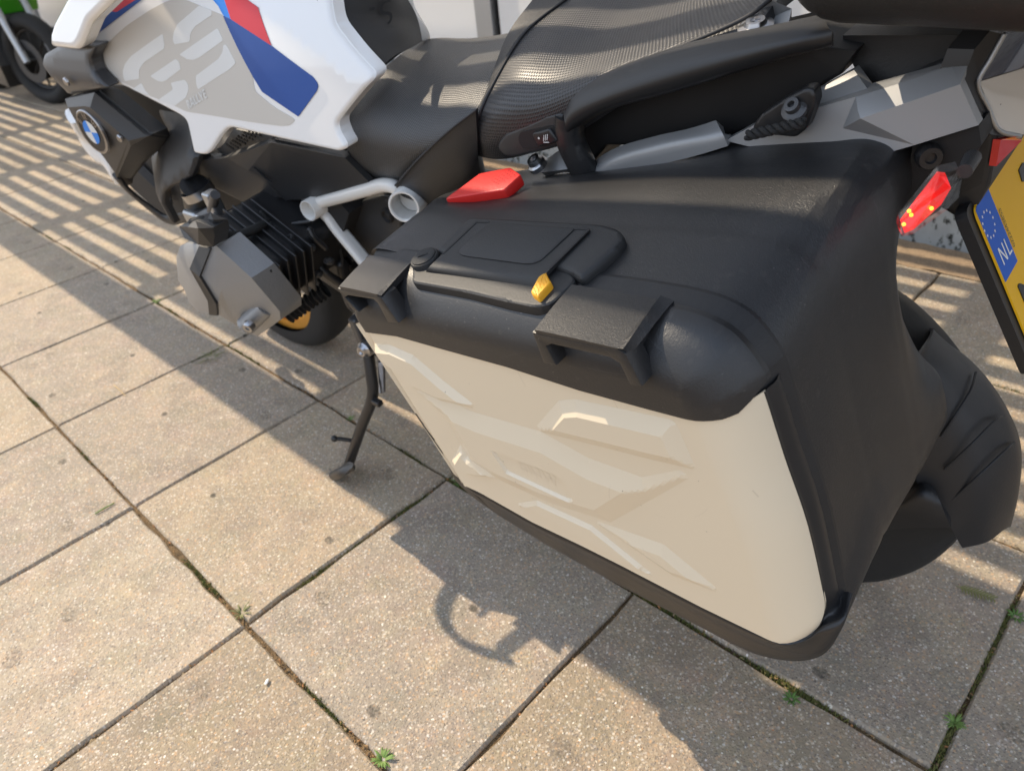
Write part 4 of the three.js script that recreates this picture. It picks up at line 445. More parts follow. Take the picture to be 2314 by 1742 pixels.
{ // white tubular frame and what sits behind it
  const a = [[-0.847,0.6336,0.165],[-0.7496,0.6639,0.165],[-0.6508,0.6953,0.163],[-0.6001,0.7099,0.16],[-0.5784,0.7077,0.158],[-0.5824,0.6904,0.15]];
  part(B, 'frame_tube', tube(a, 0.0118, { n: 50, k: 16, caps: false }), M.frameWhite);
  const ring = (c, r, d, n) => { const e = lathe([[r * 0.80, -0.06], [r * 0.80, 0.0], [r * 0.86, 0.002], [r * 0.96, 0.002], [r, 0], [r, -0.10]], c, n, 32); return e; };
  part(B, 'frame_tube_end', ring([[-0.8154,0.6396,0.19]][0], 0.020, 0, [0.12, 0.1, 1]), M.frameWhite);
  part(B, 'frame_tube_end', ring([[-0.5362,0.6953,0.185]][0], 0.0265, 0, [0.45, 0.1, 0.9]), M.frameWhite);
  part(B, 'tube_plug', lathe([[0.0001, 0], [0.0208, 0], [0.0211, -0.002]], V([[-0.5362,0.6953,0.185]][0]).add(new THREE.Vector3(-0.014, -0.003, -0.03)).toArray(), [0.45, 0.1, 0.9], 32), M.frameWhite);
  part(B, 'frame_strut', sweep([[-0.8422,0.6244,0.16],[-0.8083,0.6168,0.16],[-0.7898,0.5897,0.16],[-0.7613,0.5559,0.16],[-0.7213,0.505,0.16]], ellSec(0.008, 0.0145), [0, 0, 1], { n: 30 }), M.frameWhite);
  part(B, 'battery_panel', relief(rounded([[-0.843,0.6022],[-0.6747,0.6606],[-0.6216,0.663],[-0.6603,0.5724],[-0.7205,0.5059],[-0.8073,0.5052],[-0.8346,0.5594]], 0.006, 3), (x, y) => 0.125, { h: 0.03, r: 0.006, thick: 0.03 }), M.greyPlastic);
  part(B, 'panel_bolt', lathe([[0.0001, 0.001], [0.005, 0.001], [0.006, 0.0], [0.010, 0.0], [0.012, 0.004], [0.014, 0.0]], [[-0.6694,0.6234,0.128]][0], [0, 0, 1], 20), M.blackDeep);
  part(B, 'gearbox', boxUV(merge([rbox(0.5, 0.30, 0.24, 0.03, [-0.72, 0.46, 0.0]), rbox(0.36, 0.26, 0.2, 0.03, [-0.42, 0.44, 0.02]), rbox(0.5, 0.2, 0.16, 0.03, [-0.85, 0.68, 0])])), M.engineBlack);
}
{ // left cylinder of the flat twin
  const ax = V([0, 0.05, 1]).normalize().toArray();
  const v = [[-1.0089,0.6064,0.38],[-0.9836,0.6314,0.372],[-0.9543,0.6421,0.368],[-0.8953,0.6517,0.37],[-0.9206,0.614,0.394],[-0.9097,0.5485,0.397],[-0.9579,0.4983,0.392],[-1.0275,0.4824,0.39],[-1.0511,0.4947,0.388],[-1.0448,0.5219,0.386],[-1.0558,0.5454,0.383],[-0.8623,0.6523,0.366],[-0.8903,0.6061,0.396],[-0.8869,0.5462,0.394],[-0.9296,0.5028,0.389],[-0.8516,0.6551,0.362],[-0.7909,0.6016,0.356],[-0.8618,0.5766,0.388],[-0.7881,0.5181,0.337],[-0.8046,0.4937,0.335],[-0.9202,0.4228,0.345],[-0.9248,0.4329,0.352],[-0.9237,0.4699,0.372]];
  const cov = part(B, 'cylinder_head_cover', facets(v, [[4, 0, 1, 2, 3], [4, 5, 6, 7, 8, 9, 10, 0], [3, 11, 12, 4], [4, 12, 13, 5], [5, 13, 14, 6], [17, 12, 11, 15, 16], [12, 17, 13], [17, 16, 18, 19, 22, 13], [13, 22, 14], [22, 19, 20, 21]], { thick: 0.05, cr: 46 }), M.coverGrey);
  const lf = (i, d = 0.004) => [v[i][0], v[i][1], v[i][2] + d];
  part(cov, 'cover_trim', facets([lf(3), lf(11), lf(12, 0.005), lf(13, 0.005), lf(14), lf(6), lf(5, 0.005), lf(4, 0.005)], [[0, 1, 2, 7], [7, 2, 3, 6], [6, 3, 4, 5]], { thick: 0.008 }), M.blackPlastic);
  part(cov, 'cover_screw', lathe([[0.0001, 0.004], [0.0035, 0.004], [0.004, 0.006], [0.008, 0.006], [0.0095, 0.003], [0.01, -0.004]], [[-0.9652,0.6214,0.372]][0], [-0.2, 0.5, 0.8], 20), M.steel);
  const bs = [[-0.8741,0.4836,0.372],[-0.8281,0.5201,0.34]]; part(cov, 'screw_boss', sweep([bs[0], V(bs[0]).lerp(V(bs[1]), 0.5).toArray(), bs[1]], ellSec(0.019, 0.019, 16, 2), [0, 1, 0], { n: 8 }), M.coverGrey);
  part(cov, 'cover_screw', lathe([[0.0001, 0.003], [0.0035, 0.003], [0.004, 0.006], [0.009, 0.006], [0.0105, 0.003], [0.011, -0.006]], [[-0.831,0.5033,0.385]][0], [0.35, -0.15, 0.9], 20), M.steel);
  // coil cover with its cable
  const k = [[-0.9123,0.6927,0.382],[-0.8592,0.708,0.372],[-0.8208,0.699,0.366],[-0.827,0.6834,0.366],[-0.8422,0.6612,0.372],[-0.8606,0.6694,0.386],[-0.8967,0.6769,0.39],[-0.8223,0.71,0.388]];
  part(B, 'coil_cover', facets(k, [[0, 1, 7], [1, 2, 7], [0, 7, 5, 6], [7, 2, 3, 4, 5]], { thick: 0.03, cr: 20 }), M.greyPlastic);
  part(B, 'cable', tube([[-0.8754,0.7004,0.37],[-0.86,0.7014,0.36],[-0.8572,0.6898,0.35],[-0.8644,0.6672,0.34],[-0.8632,0.6493,0.32],[-0.8674,0.638,0.27],[-0.9166,0.6186,0.2],[-0.9436,0.6061,0.16]], 0.0085, { n: 60, k: 12 }), M.rubber);
  // finned barrel
  const Q = [[-0.9312,0.6191,0.33],[-0.804,0.5046,0.33],[-0.8179,0.4841,0.33],[-0.9636,0.3954,0.33]]; const cx = -0.93, cy = 0.50;
  const bar = part(B, 'cylinder_barrel', boxUV(merge([rbox(0.17, 0.115, 0.24, 0.02, [-0.90, 0.578, 0.2], [0, 0, -0.45])])), M.engineBlack);
  const f = [[-0.9218,0.6118],[-0.8096,0.509]]; for (let i = 0; i < 7; i++) { const z = 0.335 - i * 0.017; part(bar, 'cooling_fin', rbox(0.182 - 0.003 * i, 0.125, 0.0045, 0.002, [-0.90 + i * 0.004, 0.577, z], [0, 0, -0.45]), M.engineBlack); }
  for (const [p, r] of [[[[-0.8575,0.5841,0.24]][0], 0.007], [[[-0.8635,0.5377,0.22]][0], 0.006], [[[-0.9244,0.4579,0.2]][0], 0.006]]) part(B, 'engine_bolt', lathe([[0.0001, 0.006], [r * 0.5, 0.006], [r * 0.6, 0.009], [r, 0.009], [r * 1.2, 0.004], [r * 1.2, -0.01]], p, [0.2, 0.6, 0.8], 16), M.steel);
  part(B, 'engine_rail', tube([[-0.8577,0.5945,0.24],[-0.8529,0.561,0.23],[-0.8713,0.5207,0.22],[-0.8866,0.4688,0.21]], 0.005, { n: 30, k: 8 }), M.engineBlack);
  for (const [p, q, r] of [[[[-0.8019,0.6129,0.21]][0], [[-0.7912,0.5722,0.2]][0], 0.006], [[[-0.8796,0.6025,0.22]][0], [[-0.8259,0.6156,0.19]][0], 0.005], [[[-0.8418,0.521,0.2]][0], [[-0.8228,0.4724,0.18]][0], 0.009], [[[-0.8748,0.6284,0.24]][0], [[-0.8865,0.5706,0.2]][0], 0.004]]) part(B, 'engine_pipe', tube([p, V(p).lerp(V(q), 0.5).add(new THREE.Vector3(0, 0.006, 0.006)).toArray(), q], r, { n: 14, k: 8 }), M.engineBlack);
  for (const [u, r] of [[[[-0.8953,0.6191,0.345]], 0.005], [[[-0.8734,0.5926,0.342]], 0.005], [[[-0.85,0.5637,0.338]], 0.005], [[[-0.8257,0.5334,0.335]], 0.005]]) part(B, 'cover_bolt', lathe([[0.0001, 0.004], [r * 0.5, 0.004], [r * 0.6, 0.006], [r, 0.006], [r * 1.1, 0.002], [r * 1.1, -0.006]], [u[0][0] + 0.012, u[0][1] + 0.006, u[0][2]], [0.5, 0.5, 0.6], 12), M.titan);
  part(B, 'crankcase_rib', (() => { const o = []; for (let i = 0; i < 4; i++) { const q = [[-1.0151,0.4932,0.15],[-0.8941,0.4347,0.15]]; o.push(tube([[q[0][0] + i * 0.03, q[0][1] + 0.02 * i, 0.128], [q[1][0] + i * 0.02, q[1][1] + 0.02 * i, 0.128]], 0.005, { n: 4, k: 8 })); } return o; })(), M.engineBlack);
  for (const q of [[[-0.9906,0.6427,0.3],[-0.9964,0.635,0.27],[-0.9765,0.6185,0.25],[-0.9492,0.6081,0.21]], [[-0.893,0.6479,0.24],[-0.8727,0.6149,0.24],[-0.8599,0.5912,0.24],[-0.9062,0.5172,0.22]], [[-0.8954,0.6344,0.33],[-0.9108,0.6065,0.3],[-0.9144,0.5789,0.26],[-0.9134,0.5317,0.23]], [[-0.8242,0.6225,0.15],[-0.8391,0.5723,0.15],[-0.8305,0.5246,0.15],[-0.8502,0.4526,0.16]], [[-0.8979,0.61,0.17],[-0.9066,0.5494,0.17],[-0.9144,0.4913,0.18],[-0.8666,0.4367,0.19]]]) part(B, 'engine_cable', tube(q, 0.0038, { n: 40, k: 8 }), M.rubber);
  for (const q of [[[-0.8283,0.6065,0.235]], [[-0.7999,0.5846,0.225]], [[-0.8245,0.5172,0.22]], [[-0.8624,0.6198,0.245]], [[-0.7993,0.5413,0.2]], [[-0.9117,0.4692,0.23]]]) part(B, 'engine_bolt', lathe([[0.0001, 0.005], [0.003, 0.005], [0.0035, 0.008], [0.0055, 0.008], [0.0065, 0.003], [0.0075, 0.0015], [0.0076, -0.008]], q[0], [0.3, 0.55, 0.8], 14), M.titan);
  part(B, 'gearbox_cover', boxUV(merge([rbox(0.12, 0.09, 0.03, 0.012, [[-0.9005,0.4767,0.15]][0], [0, 0, -0.3]), rbox(0.07, 0.05, 0.04, 0.01, [[-0.9132,0.5178,0.18]][0], [0, 0, -0.4]), rbox(0.03, 0.08, 0.05, 0.008, [[-0.9013,0.5773,0.2]][0], [0, 0, -0.5])])), M.engineBlack);
  // corrugated rubber boot and throttle clamp
  { const p = [[-0.9155,0.424,0.27],[-0.8555,0.4602,0.2]], ax = V(p[1]).sub(V(p[0])), L = ax.length(), pr = []; for (let i = 0; i <= 42; i++) pr.push([0.014 + 0.004 * Math.sin(i * 1.4), L * i / 42]); part(B, 'rubber_boot', lathe(pr, p[0], ax.toArray(), 24), M.rubber); }
  const th = [[-1.1602,0.6085,0.24],[-1.1152,0.666,0.24]]; part(B, 'intake_stub', cyl(th[0], th[1], 0.026, 0.03, 24), M.engineBlack);
  part(B, 'hose_clamp', lathe([[0.0315, -0.009], [0.033, -0.009], [0.033, 0.009], [0.0315, 0.009]], [[-1.1099,0.6567,0.243]][0], [-0.1, 1, 0.15], 28), M.steel);
  part(B, 'throttle_body', boxUV(merge([rbox(0.05, 0.05, 0.05, 0.008, [[-1.1396,0.5949,0.25]][0]), rbox(0.025, 0.055, 0.025, 0.005, [[-0.9987,0.6609,0.27]][0]), rbox(0.04, 0.02, 0.03, 0.004, [[-1.0366,0.6307,0.28]][0])])), M.alu);
  part(B, 'injector', cyl(...[[-1.0153,0.6455,0.275],[-0.965,0.6894,0.275]], 0.009, 0.009, 14), M.titan);
}
{ // side stand
  const s = part(B, 'side_stand', [tube([[-0.8414,0.0675,0.325],[-0.7587,0.2021,0.3],[-0.6994,0.3038,0.275],[-0.6992,0.3456,0.262],[-0.7034,0.3786,0.25]], 0.0115, { n: 40, k: 14 }), tube([[-0.8006,0.1567,0.312],[-0.8116,0.167,0.325],[-0.8208,0.1728,0.335]], 0.0045, { n: 10, k: 8 })], M.blackSatin);
  part(s, 'stand_foot', sheet([[[-0.9519,-0.0199,0.335],[-0.8403,0.0725,0.345],[-0.7905,0.1127,0.335]], [[-0.9279,0.0018,0.35],[-0.8038,0.1011,0.36],[-0.7736,0.1167,0.34]], [[-0.9087,0.0129,0.355],[-0.8022,0.0911,0.362],[-0.7617,0.1202,0.35]]], { nu: 16, nv: 10, thick: 0.008 }), M.blackSatin);
  part(s, 'stand_peg', new THREE.SphereGeometry(0.0075, 14, 10).translate(...[[-0.8206,0.1738,0.336]][0]), M.blackSatin);
  part(s, 'pivot_bolt', lathe([[0.0001, 0.006], [0.004, 0.006], [0.006, 0.009], [0.010, 0.009], [0.012, 0.004], [0.016, 0.0], [0.017, -0.02]], [[-0.6968,0.4032,0.258]][0], [0.1, 0.1, 1], 20), M.steel);
  part(s, 'return_spring', tube((() => { const q = [[-0.6634,0.3833,0.25],[-0.7051,0.2873,0.25]], o = []; for (let i = 0; i < 160; i++) { const t = i / 159, a = i * 0.9; o.push([lerp(q[0][0], q[1][0], t) + Math.cos(a) * 0.006, lerp(q[0][1], q[1][1], t), 0.25 + Math.sin(a) * 0.006]); } return o; })(), 0.0014, { n: 500, k: 5, caps: false }), M.steel);
  part(s, 'stand_stop', rbox(0.022, 0.012, 0.014, 0.003, [[-0.6772,0.299,0.285]][0]), M.blackSatin);
  part(B, 'foot_bracket', rbox(0.022, 0.10, 0.03, 0.006, [[-0.7361,0.3996,0.225]][0]), M.titan);
}
{ // wheels
  const wheel = (name, cx, cy, R, W, rim, tread) => { const w = part(B, name, (() => { const n = 160, m = 22, pos = [], idx = [], uv = []; for (let i = 0; i <= n; i++) { const a = i / n * 2 * Math.PI; for (let j = 0; j <= m; j++) { const t = j / m * 2 - 1, s = t * 1.25; const zz = W / 2 * Math.sin(clamp(s, -1.25, 1.25) * Math.PI / 2 * 0.8) / Math.sin(Math.PI / 2) ; let r = R - W * 0.30 * t * t - W * 0.28 * Math.abs(t) ** 6; const k = (i + Math.round(Math.abs(t) * 9)) % 16; if (tread && k < 2 && Math.abs(t) > 0.1 && Math.abs(t) < 0.75) r -= 0.006; pos.push(Math.cos(a) * r, Math.sin(a) * r, zz); uv.push(i / n * 2, j / m * 0.3); } } for (let i = 0; i < n; i++) for (let j = 0; j < m; j++) { const p = i * (m + 1) + j; idx.push(p, p + m + 1, p + 1, p + 1, p + m + 1, p + m + 2); } const g = new THREE.BufferGeometry(); g.setAttribute('position', new THREE.Float32BufferAttribute(pos, 3)); g.setAttribute('uv', new THREE.Float32BufferAttribute(uv, 2)); g.setIndex(idx); g.translate(cx, cy, 0); return crease(g, 30); })(), M.rubber);
    part(w, 'rim', lathe([[R - 0.095, -W * 0.36], [R - 0.075, -W * 0.40], [R - 0.07, -W * 0.40], [R - 0.07, -W * 0.33], [R - 0.1, -W * 0.2], [R - 0.1, W * 0.2], [R - 0.07, W * 0.33], [R - 0.07, W * 0.40], [R - 0.075, W * 0.40], [R - 0.095, W * 0.36]], [cx, cy, 0], [0, 0, 1], 64), rim);
    part(w, 'hub', lathe([[0.02, -0.08], [0.05, -0.07], [0.04, -0.04], [0.04, 0.04], [0.05, 0.07], [0.02, 0.08]], [cx, cy, 0], [0, 0, 1], 32), M.alu);
    for (let i = 0; i < 20; i++) { const a = i / 20 * 2 * Math.PI, sg = i % 2 ? 1 : -1; part(w, 'spoke', cyl([cx + Math.cos(a + 0.4 * sg) * 0.045, cy + Math.sin(a + 0.4 * sg) * 0.045, 0.06 * sg], [cx + Math.cos(a) * (R - 0.095), cy + Math.sin(a) * (R - 0.095), W * 0.3 * sg], 0.0022, 0.0022, 6), M.steel); } return w; };
  wheel('rear_wheel', -0.015, 0.308, 0.310, 0.165, M.gold, true);
  wheel('front_wheel', -1.47, 0.33, 0.33, 0.12, M.gold, false);
  part(B, 'fork_leg', cyl([-1.5, 0.33, 0.11], [-1.25, 0.95, 0.11], 0.024, 0.024, 16), M.alu);
  // swing arm and hugger
  part(B, 'swing_arm', sweep([[-0.5, 0.42, 0.11], [-0.3, 0.38, 0.12], [-0.05, 0.33, 0.125], [0.06, 0.32, 0.12]], ellSec(0.035, 0.05), [0, 0, 1], { n: 16 }), M.blackPlastic);
  const fen = part(B, 'rear_fender', sheet([[[0.2014,0.588,0.085],[0.1997,0.5819,0.05],[0.1921,0.5612,0],[0.1749,0.523,-0.05]], [[0.2084,0.5341,0.1],[0.2282,0.547,0.062],[0.2381,0.5264,0.008],[0.2311,0.4906,-0.05]], [[0.2127,0.4738,0.105],[0.2531,0.5017,0.072],[0.2721,0.4901,0.01],[0.2692,0.452,-0.05]], [[0.2295,0.411,0.11],[0.2782,0.4513,0.078],[0.3044,0.4384,0.015],[0.3056,0.3936,-0.05]], [[0.2553,0.3775,0.11],[0.2959,0.4087,0.082],[0.3193,0.4028,0.022],[0.3208,0.3458,-0.05]], [[0.2794,0.3463,0.108],[0.3092,0.3642,0.082],[0.3305,0.3421,0.03],[0.3319,0.2798,-0.04]], [[0.2982,0.3076,0.1],[0.3188,0.307,0.077],[0.3309,0.2967,0.037],[0.3358,0.2341,-0.03]]], { nu: 30, nv: 50, thick: 0.004, flip: true }), M.blackPlastic);
  for (const q of [[[0.2424,0.4805,0.092],[0.2502,0.5102,0.075],[0.2537,0.5243,0.045],[0.25,0.5249,0.015]], [[0.2555,0.4362,0.1],[0.2748,0.4762,0.082],[0.2863,0.4865,0.045],[0.2907,0.4746,0.02]], [[0.2712,0.3872,0.1],[0.291,0.4316,0.085],[0.3049,0.4469,0.05],[0.3096,0.4376,0.02]]]) part(fen, 'fender_rib', tube(q, 0.0016, { n: 30, k: 6 }), M.blackPlastic);
  part(B, 'fender_arm', sheet([[[0.1896,0.2832,0.125],[0.2203,0.3255,0.128],[0.2497,0.3487,0.128],[0.2818,0.3593,0.12]], [[0.1914,0.3166,0.132],[0.2184,0.3615,0.136],[0.248,0.3912,0.134],[0.271,0.3864,0.124]], [[0.2007,0.3597,0.132],[0.2247,0.3898,0.134],[0.2425,0.4192,0.13],[0.2604,0.4075,0.122]], [[0.1981,0.3624,0.11],[0.2225,0.3857,0.11],[0.2372,0.4112,0.11],[0.2502,0.4103,0.11]]], { nu: 12, nv: 8, thick: 0.02 }), M.blackPlastic);
}
{ // grab rail, tail, subframe
  part(B, 'grab_rail', [sheet([[[-0.2313,0.8462,0.13],[-0.2124,0.873,0.13],[-0.1696,0.8946,0.13],[-0.0618,0.932,0.13],[0.0308,0.9534,0.128],[0.0745,0.9608,0.12]], [[-0.2171,0.8645,0.15],[-0.2011,0.8884,0.15],[-0.1565,0.9083,0.15],[-0.0497,0.9446,0.15],[0.0398,0.9636,0.148],[0.0821,0.971,0.14]], [[-0.2014,0.8657,0.17],[-0.1874,0.8794,0.17],[-0.144,0.8993,0.17],[-0.0477,0.9325,0.17],[0.0591,0.9609,0.168],[0.0944,0.9682,0.16]], [[-0.1962,0.8591,0.176],[-0.184,0.8698,0.176],[-0.1412,0.8897,0.176],[-0.0488,0.9217,0.176],[0.0657,0.9564,0.174],[0.1006,0.9639,0.165]], [[-0.1975,0.8465,0.172],[-0.1847,0.8565,0.172],[-0.1412,0.8791,0.172],[-0.051,0.908,0.172],[0.0644,0.9454,0.17],[0.1013,0.9548,0.165]], [[-0.2069,0.836,0.15],[-0.1908,0.8454,0.15],[-0.1536,0.867,0.15],[-0.0614,0.8969,0.15],[0.0583,0.9365,0.15],[0.0977,0.9481,0.15]]], { nu: 60, nv: 30, thick: 0.006, flip: true }), sweep([[-0.202,0.8606,0.158],[-0.2067,0.8339,0.158],[-0.2005,0.8083,0.156],[-0.1932,0.7789,0.15]], ellSec(0.017, 0.0145, 18, 3), [0, 0, 1], { n: 24 })], M.blackSatin);
  part(B, 'seat_pan', relief([[-0.2289,0.8402],[-0.0757,0.9088],[0.0489,0.9379],[0.1032,0.9299],[0.093,0.9094],[0.0058,0.8487],[-0.0689,0.82],[-0.1867,0.8058],[-0.2357,0.7567],[-0.2452,0.7866]], () => 0.115, { h: 0.04, r: 0.004, thick: 0.1 }), M.blackDeep);
  part(B, 'subframe_rail', sheet([[[-0.2405,0.7506,0.13],[-0.1728,0.8079,0.135],[-0.0988,0.8392,0.14],[-0.0533,0.8532,0.14],[-0.0227,0.8651,0.14]], [[-0.2174,0.758,0.15],[-0.1564,0.8052,0.155],[-0.0824,0.8351,0.158],[-0.0381,0.8489,0.158],[-0.0058,0.8561,0.155]], [[-0.205,0.7475,0.15],[-0.1421,0.793,0.155],[-0.078,0.8173,0.158],[-0.0334,0.8336,0.158],[-0.0014,0.8461,0.155]]], { nu: 24, nv: 10, thick: 0.014, flip: true }), M.aluPaint);
  part(B, 'subframe_rail', sheet([[[-0.275,0.7834,0.13],[-0.2499,0.7989,0.13],[-0.2316,0.8026,0.12]], [[-0.2756,0.7716,0.145],[-0.2445,0.7792,0.145],[-0.2204,0.7833,0.14]]], { nu: 10, nv: 6, thick: 0.012, flip: true }), M.aluPaint);
  part(B, 'rail_bolt', lathe([[0.0001, 0.004], [0.004, 0.004], [0.005, 0.008], [0.009, 0.008], [0.010, 0.002], [0.013, 0.0], [0.014, -0.006]], [[-0.2711,0.7906,0.155]][0], [-0.2, 0.8, 0.4], 20), M.steel);
  part(B, 'seat_bracket', facets([[-0.0149,0.9414,0.1],[-0.0034,0.9603,0.1],[0.0153,0.9704,0.1],[0.0366,0.9626,0.1],[0.0418,0.9525,0.12],[0.0291,0.9548,0.13]], [[0, 1, 2, 3, 4, 5]], { thick: 0.01, dir: [0, -1, 0] }), M.aluPaint);
  part(B, 'rail_bolt', lathe([[0.0001, 0.003], [0.004, 0.003], [0.005, 0.006], [0.009, 0.006], [0.011, 0.002], [0.017, 0.0], [0.018, -0.004]], [[0.0126,0.9552,0.125]][0], [0, 1, 0.2], 20), M.steel);
  // silver tail
  part(B, 'tail_cowl', facets([[-0.0065,0.849,0.15],[0.0227,0.8678,0.15],[0.1064,0.9168,0.12],[0.1249,0.9069,0.135],[0.1207,0.9048,0.15],[0.1138,0.8771,0.155],[0.1285,0.8959,0.162],[0.1606,0.9181,0.14],[0.1888,0.929,0.13],[0.2012,0.9367,0.12],[0.2018,0.9198,0.146],[0.1323,0.8927,0.166],[0.2215,0.8872,0.146],[0.1783,0.8708,0.16],[0.113,0.84,0.16]], [[0, 1, 14], [1, 2, 3, 4, 5, 14], [4, 3, 7, 6], [4, 6, 11, 5], [3, 8, 7], [8, 9, 10, 7], [6, 7, 10, 11], [11, 10, 12, 13], [5, 11, 13, 14]], { thick: 0.012, cr: 28 }), M.aluPaint);
  const br = part(B, 'case_bracket', relief(rounded([[0.0305,0.8686],[0.0326,0.8787],[0.0401,0.8887],[0.0606,0.9041],[0.0801,0.9162],[0.089,0.9168],[0.0922,0.9054],[0.0849,0.8788],[0.0752,0.8691]], 0.004, 3), () => 0.168, { h: 0.012, r: 0.003, thick: 0.012 }), M.blackSatin);
  part(br, 'bolt', lathe([[0.0001, 0.004], [0.003, 0.004], [0.0033, 0.009], [0.0068, 0.0085], [0.0072, 0.003], [0.0105, 0.002], [0.012, 0.0005], [0.0122, -0.003]], [[0.0733,0.898,0.17]][0], [-0.1, 0.75, 0.65], 28), M.titan);
  const rope = []; for (let i = 0; i < 3; i++) { const q = [[0.0377,0.8772,0.19],[0.0681,0.8882,0.19],[0.0906,0.8947,0.19]], o = []; for (let s = 0; s <= 30; s++) { const t = s / 30, p = V(q[0]).lerp(V(q[2]), t), a = t * 16 + i * 2.09; o.push([p.x, p.y + Math.cos(a) * 0.003, p.z + Math.sin(a) * 0.003]); } rope.push(tube(o, 0.0026, { n: 90, k: 8 })); } part(B, 'strap', rope, M.rubber);
  part(B, 'tail_body', relief([[0.1134,0.8925],[0.1964,0.9321],[0.2257,0.885],[0.2293,0.8492],[0.2315,0.8108],[0.2219,0.772],[0.2156,0.7683],[0.1929,0.781],[0.1577,0.799],[0.1361,0.838]], () => 0.10, { h: 0.03, r: 0.006, thick: 0.18 }), M.blackPlastic);
  part(B, 'tail_bolt', lathe([[0.0001, 0.003], [0.004, 0.003], [0.005, 0.006], [0.0095, 0.006], [0.011, 0.002], [0.011, -0.006]], [[0.1891,0.8569,0.15]][0], [0.5, 0.1, 0.8], 20), M.blackSatin);
  part(B, 'tail_inner', relief([[0.1722,0.8604],[0.221,0.8848],[0.226,0.869],[0.2212,0.8564],[0.2035,0.8018],[0.1766,0.7729],[0.1707,0.7862]], () => 0.142, { h: 0.03, thick: 0.04 }), M.blackDeep);
  // tail lamp
  const tl = part(B, 'tail_lamp_housing', facets([[0.1999,0.9158,0.135],[0.2035,0.9414,0.128],[0.2099,0.9527,0.118],[0.2176,0.9461,0.106],[0.2082,0.9106,0.117],[0.228,0.8651,0.103],[0.2415,0.8488,0.079],[0.2265,0.8661,0.115],[0.2197,0.8823,0.135]], [[0, 1, 4], [1, 2, 3, 4], [0, 4, 5, 8], [8, 5, 7], [5, 6, 7]], { thick: 0.02, dir: [-1, 0, 0], cr: 20 }), M.blackSatin);
  part(tl, 'tail_lens', facets([[0.2096,0.9112,0.1165],[0.2388,0.905,0.055],[0.2523,0.8445,0.055],[0.2424,0.8513,0.078],[0.229,0.8662,0.1025]], [[0, 1, 2, 3, 4]], { thick: 0.006, dir: [-1, 0, 0] }), phy({ color: lin(0.50, 0.44, 0.36), roughness: 0.14, clearcoat: 1, clearcoatRoughness: 0.02 }));
  part(tl, 'lens_band', facets([[0.2094,0.9119,0.1165],[0.2183,0.9458,0.106],[0.2321,0.9352,0.055],[0.2387,0.9057,0.055]], [[0, 1, 2, 3]], { thick: 0.006, dir: [-1, 0, 0] }), phy({ color: lin(0.02, 0.006, 0.007), roughness: 0.1, clearcoat: 1, clearcoatRoughness: 0.02 }));
  part(tl, 'lens_edge', tube([[0.2182,0.9461,0.107],[0.2136,0.9293,0.1125],[0.209,0.911,0.118],[0.2192,0.8866,0.11],[0.229,0.8656,0.103],[0.2425,0.8505,0.079]], 0.0022, { n: 60, k: 8 }), M.alu);
  part(B, 'rear_reflector', facets([[0.2323,0.8553,0.1],[0.242,0.8531,0.085],[0.2441,0.8426,0.07],[0.2341,0.8313,0.102]], [[0, 1, 2, 3]], { thick: 0.006, dir: [-1, 0, 0] }), phy({ color: lin(0.6, 0.02, 0.02), roughness: 0.12, clearcoat: 1, clearcoatRoughness: 0.03 }));
  // indicator
  const iv = [[0.215,0.8755,0.215],[0.2256,0.8761,0.205],[0.2282,0.8656,0.2],[0.2298,0.8518,0.205],[0.2263,0.8495,0.225],[0.2147,0.8467,0.262],[0.2098,0.8489,0.272],[0.2071,0.8547,0.275],[0.2055,0.8581,0.268],[0.2216,0.8721,0.25]];
  const ind = part(B, 'indicator_lens', facets(iv, [[0, 1, 2, 9], [2, 3, 4, 9], [4, 5, 6, 9], [6, 7, 8, 9], [8, 0, 9]], { thick: 0.014, dir: [-0.45, 0, -0.9], cr: 12 }), phy({ color: lin(0.96, 0.94, 0.93), roughness: 0.02, transmission: 1, thickness: 0 }));
  part(ind, 'red_insert', facets([[0.2128,0.8699,0.208],[0.2183,0.8689,0.206],[0.2239,0.862,0.21],[0.2222,0.8542,0.224],[0.2124,0.8462,0.256],[0.2084,0.8469,0.264],[0.2049,0.8527,0.262],[0.2174,0.8645,0.238]], [[0, 1, 2, 7], [2, 3, 4, 7], [4, 5, 6, 7], [6, 0, 7]], { thick: 0.008, dir: [-0.45, 0, -0.9], cr: 8 }), phy({ color: lin(0.85, 0.015, 0.012), emissive: lin(0.42, 0.004, 0.003), roughness: 0.25 }));
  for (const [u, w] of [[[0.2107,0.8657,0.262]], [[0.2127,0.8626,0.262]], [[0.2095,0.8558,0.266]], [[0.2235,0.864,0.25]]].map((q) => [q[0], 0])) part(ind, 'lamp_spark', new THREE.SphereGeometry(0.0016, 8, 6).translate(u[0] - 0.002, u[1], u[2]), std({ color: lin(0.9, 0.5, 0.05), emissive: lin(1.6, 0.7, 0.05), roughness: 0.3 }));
  part(B, 'indicator_stem', cyl(...[[0.2286,0.8713,0.198],[0.2267,0.8702,0.17]], 0.006, 0.007, 12), M.greyPlastic);
}
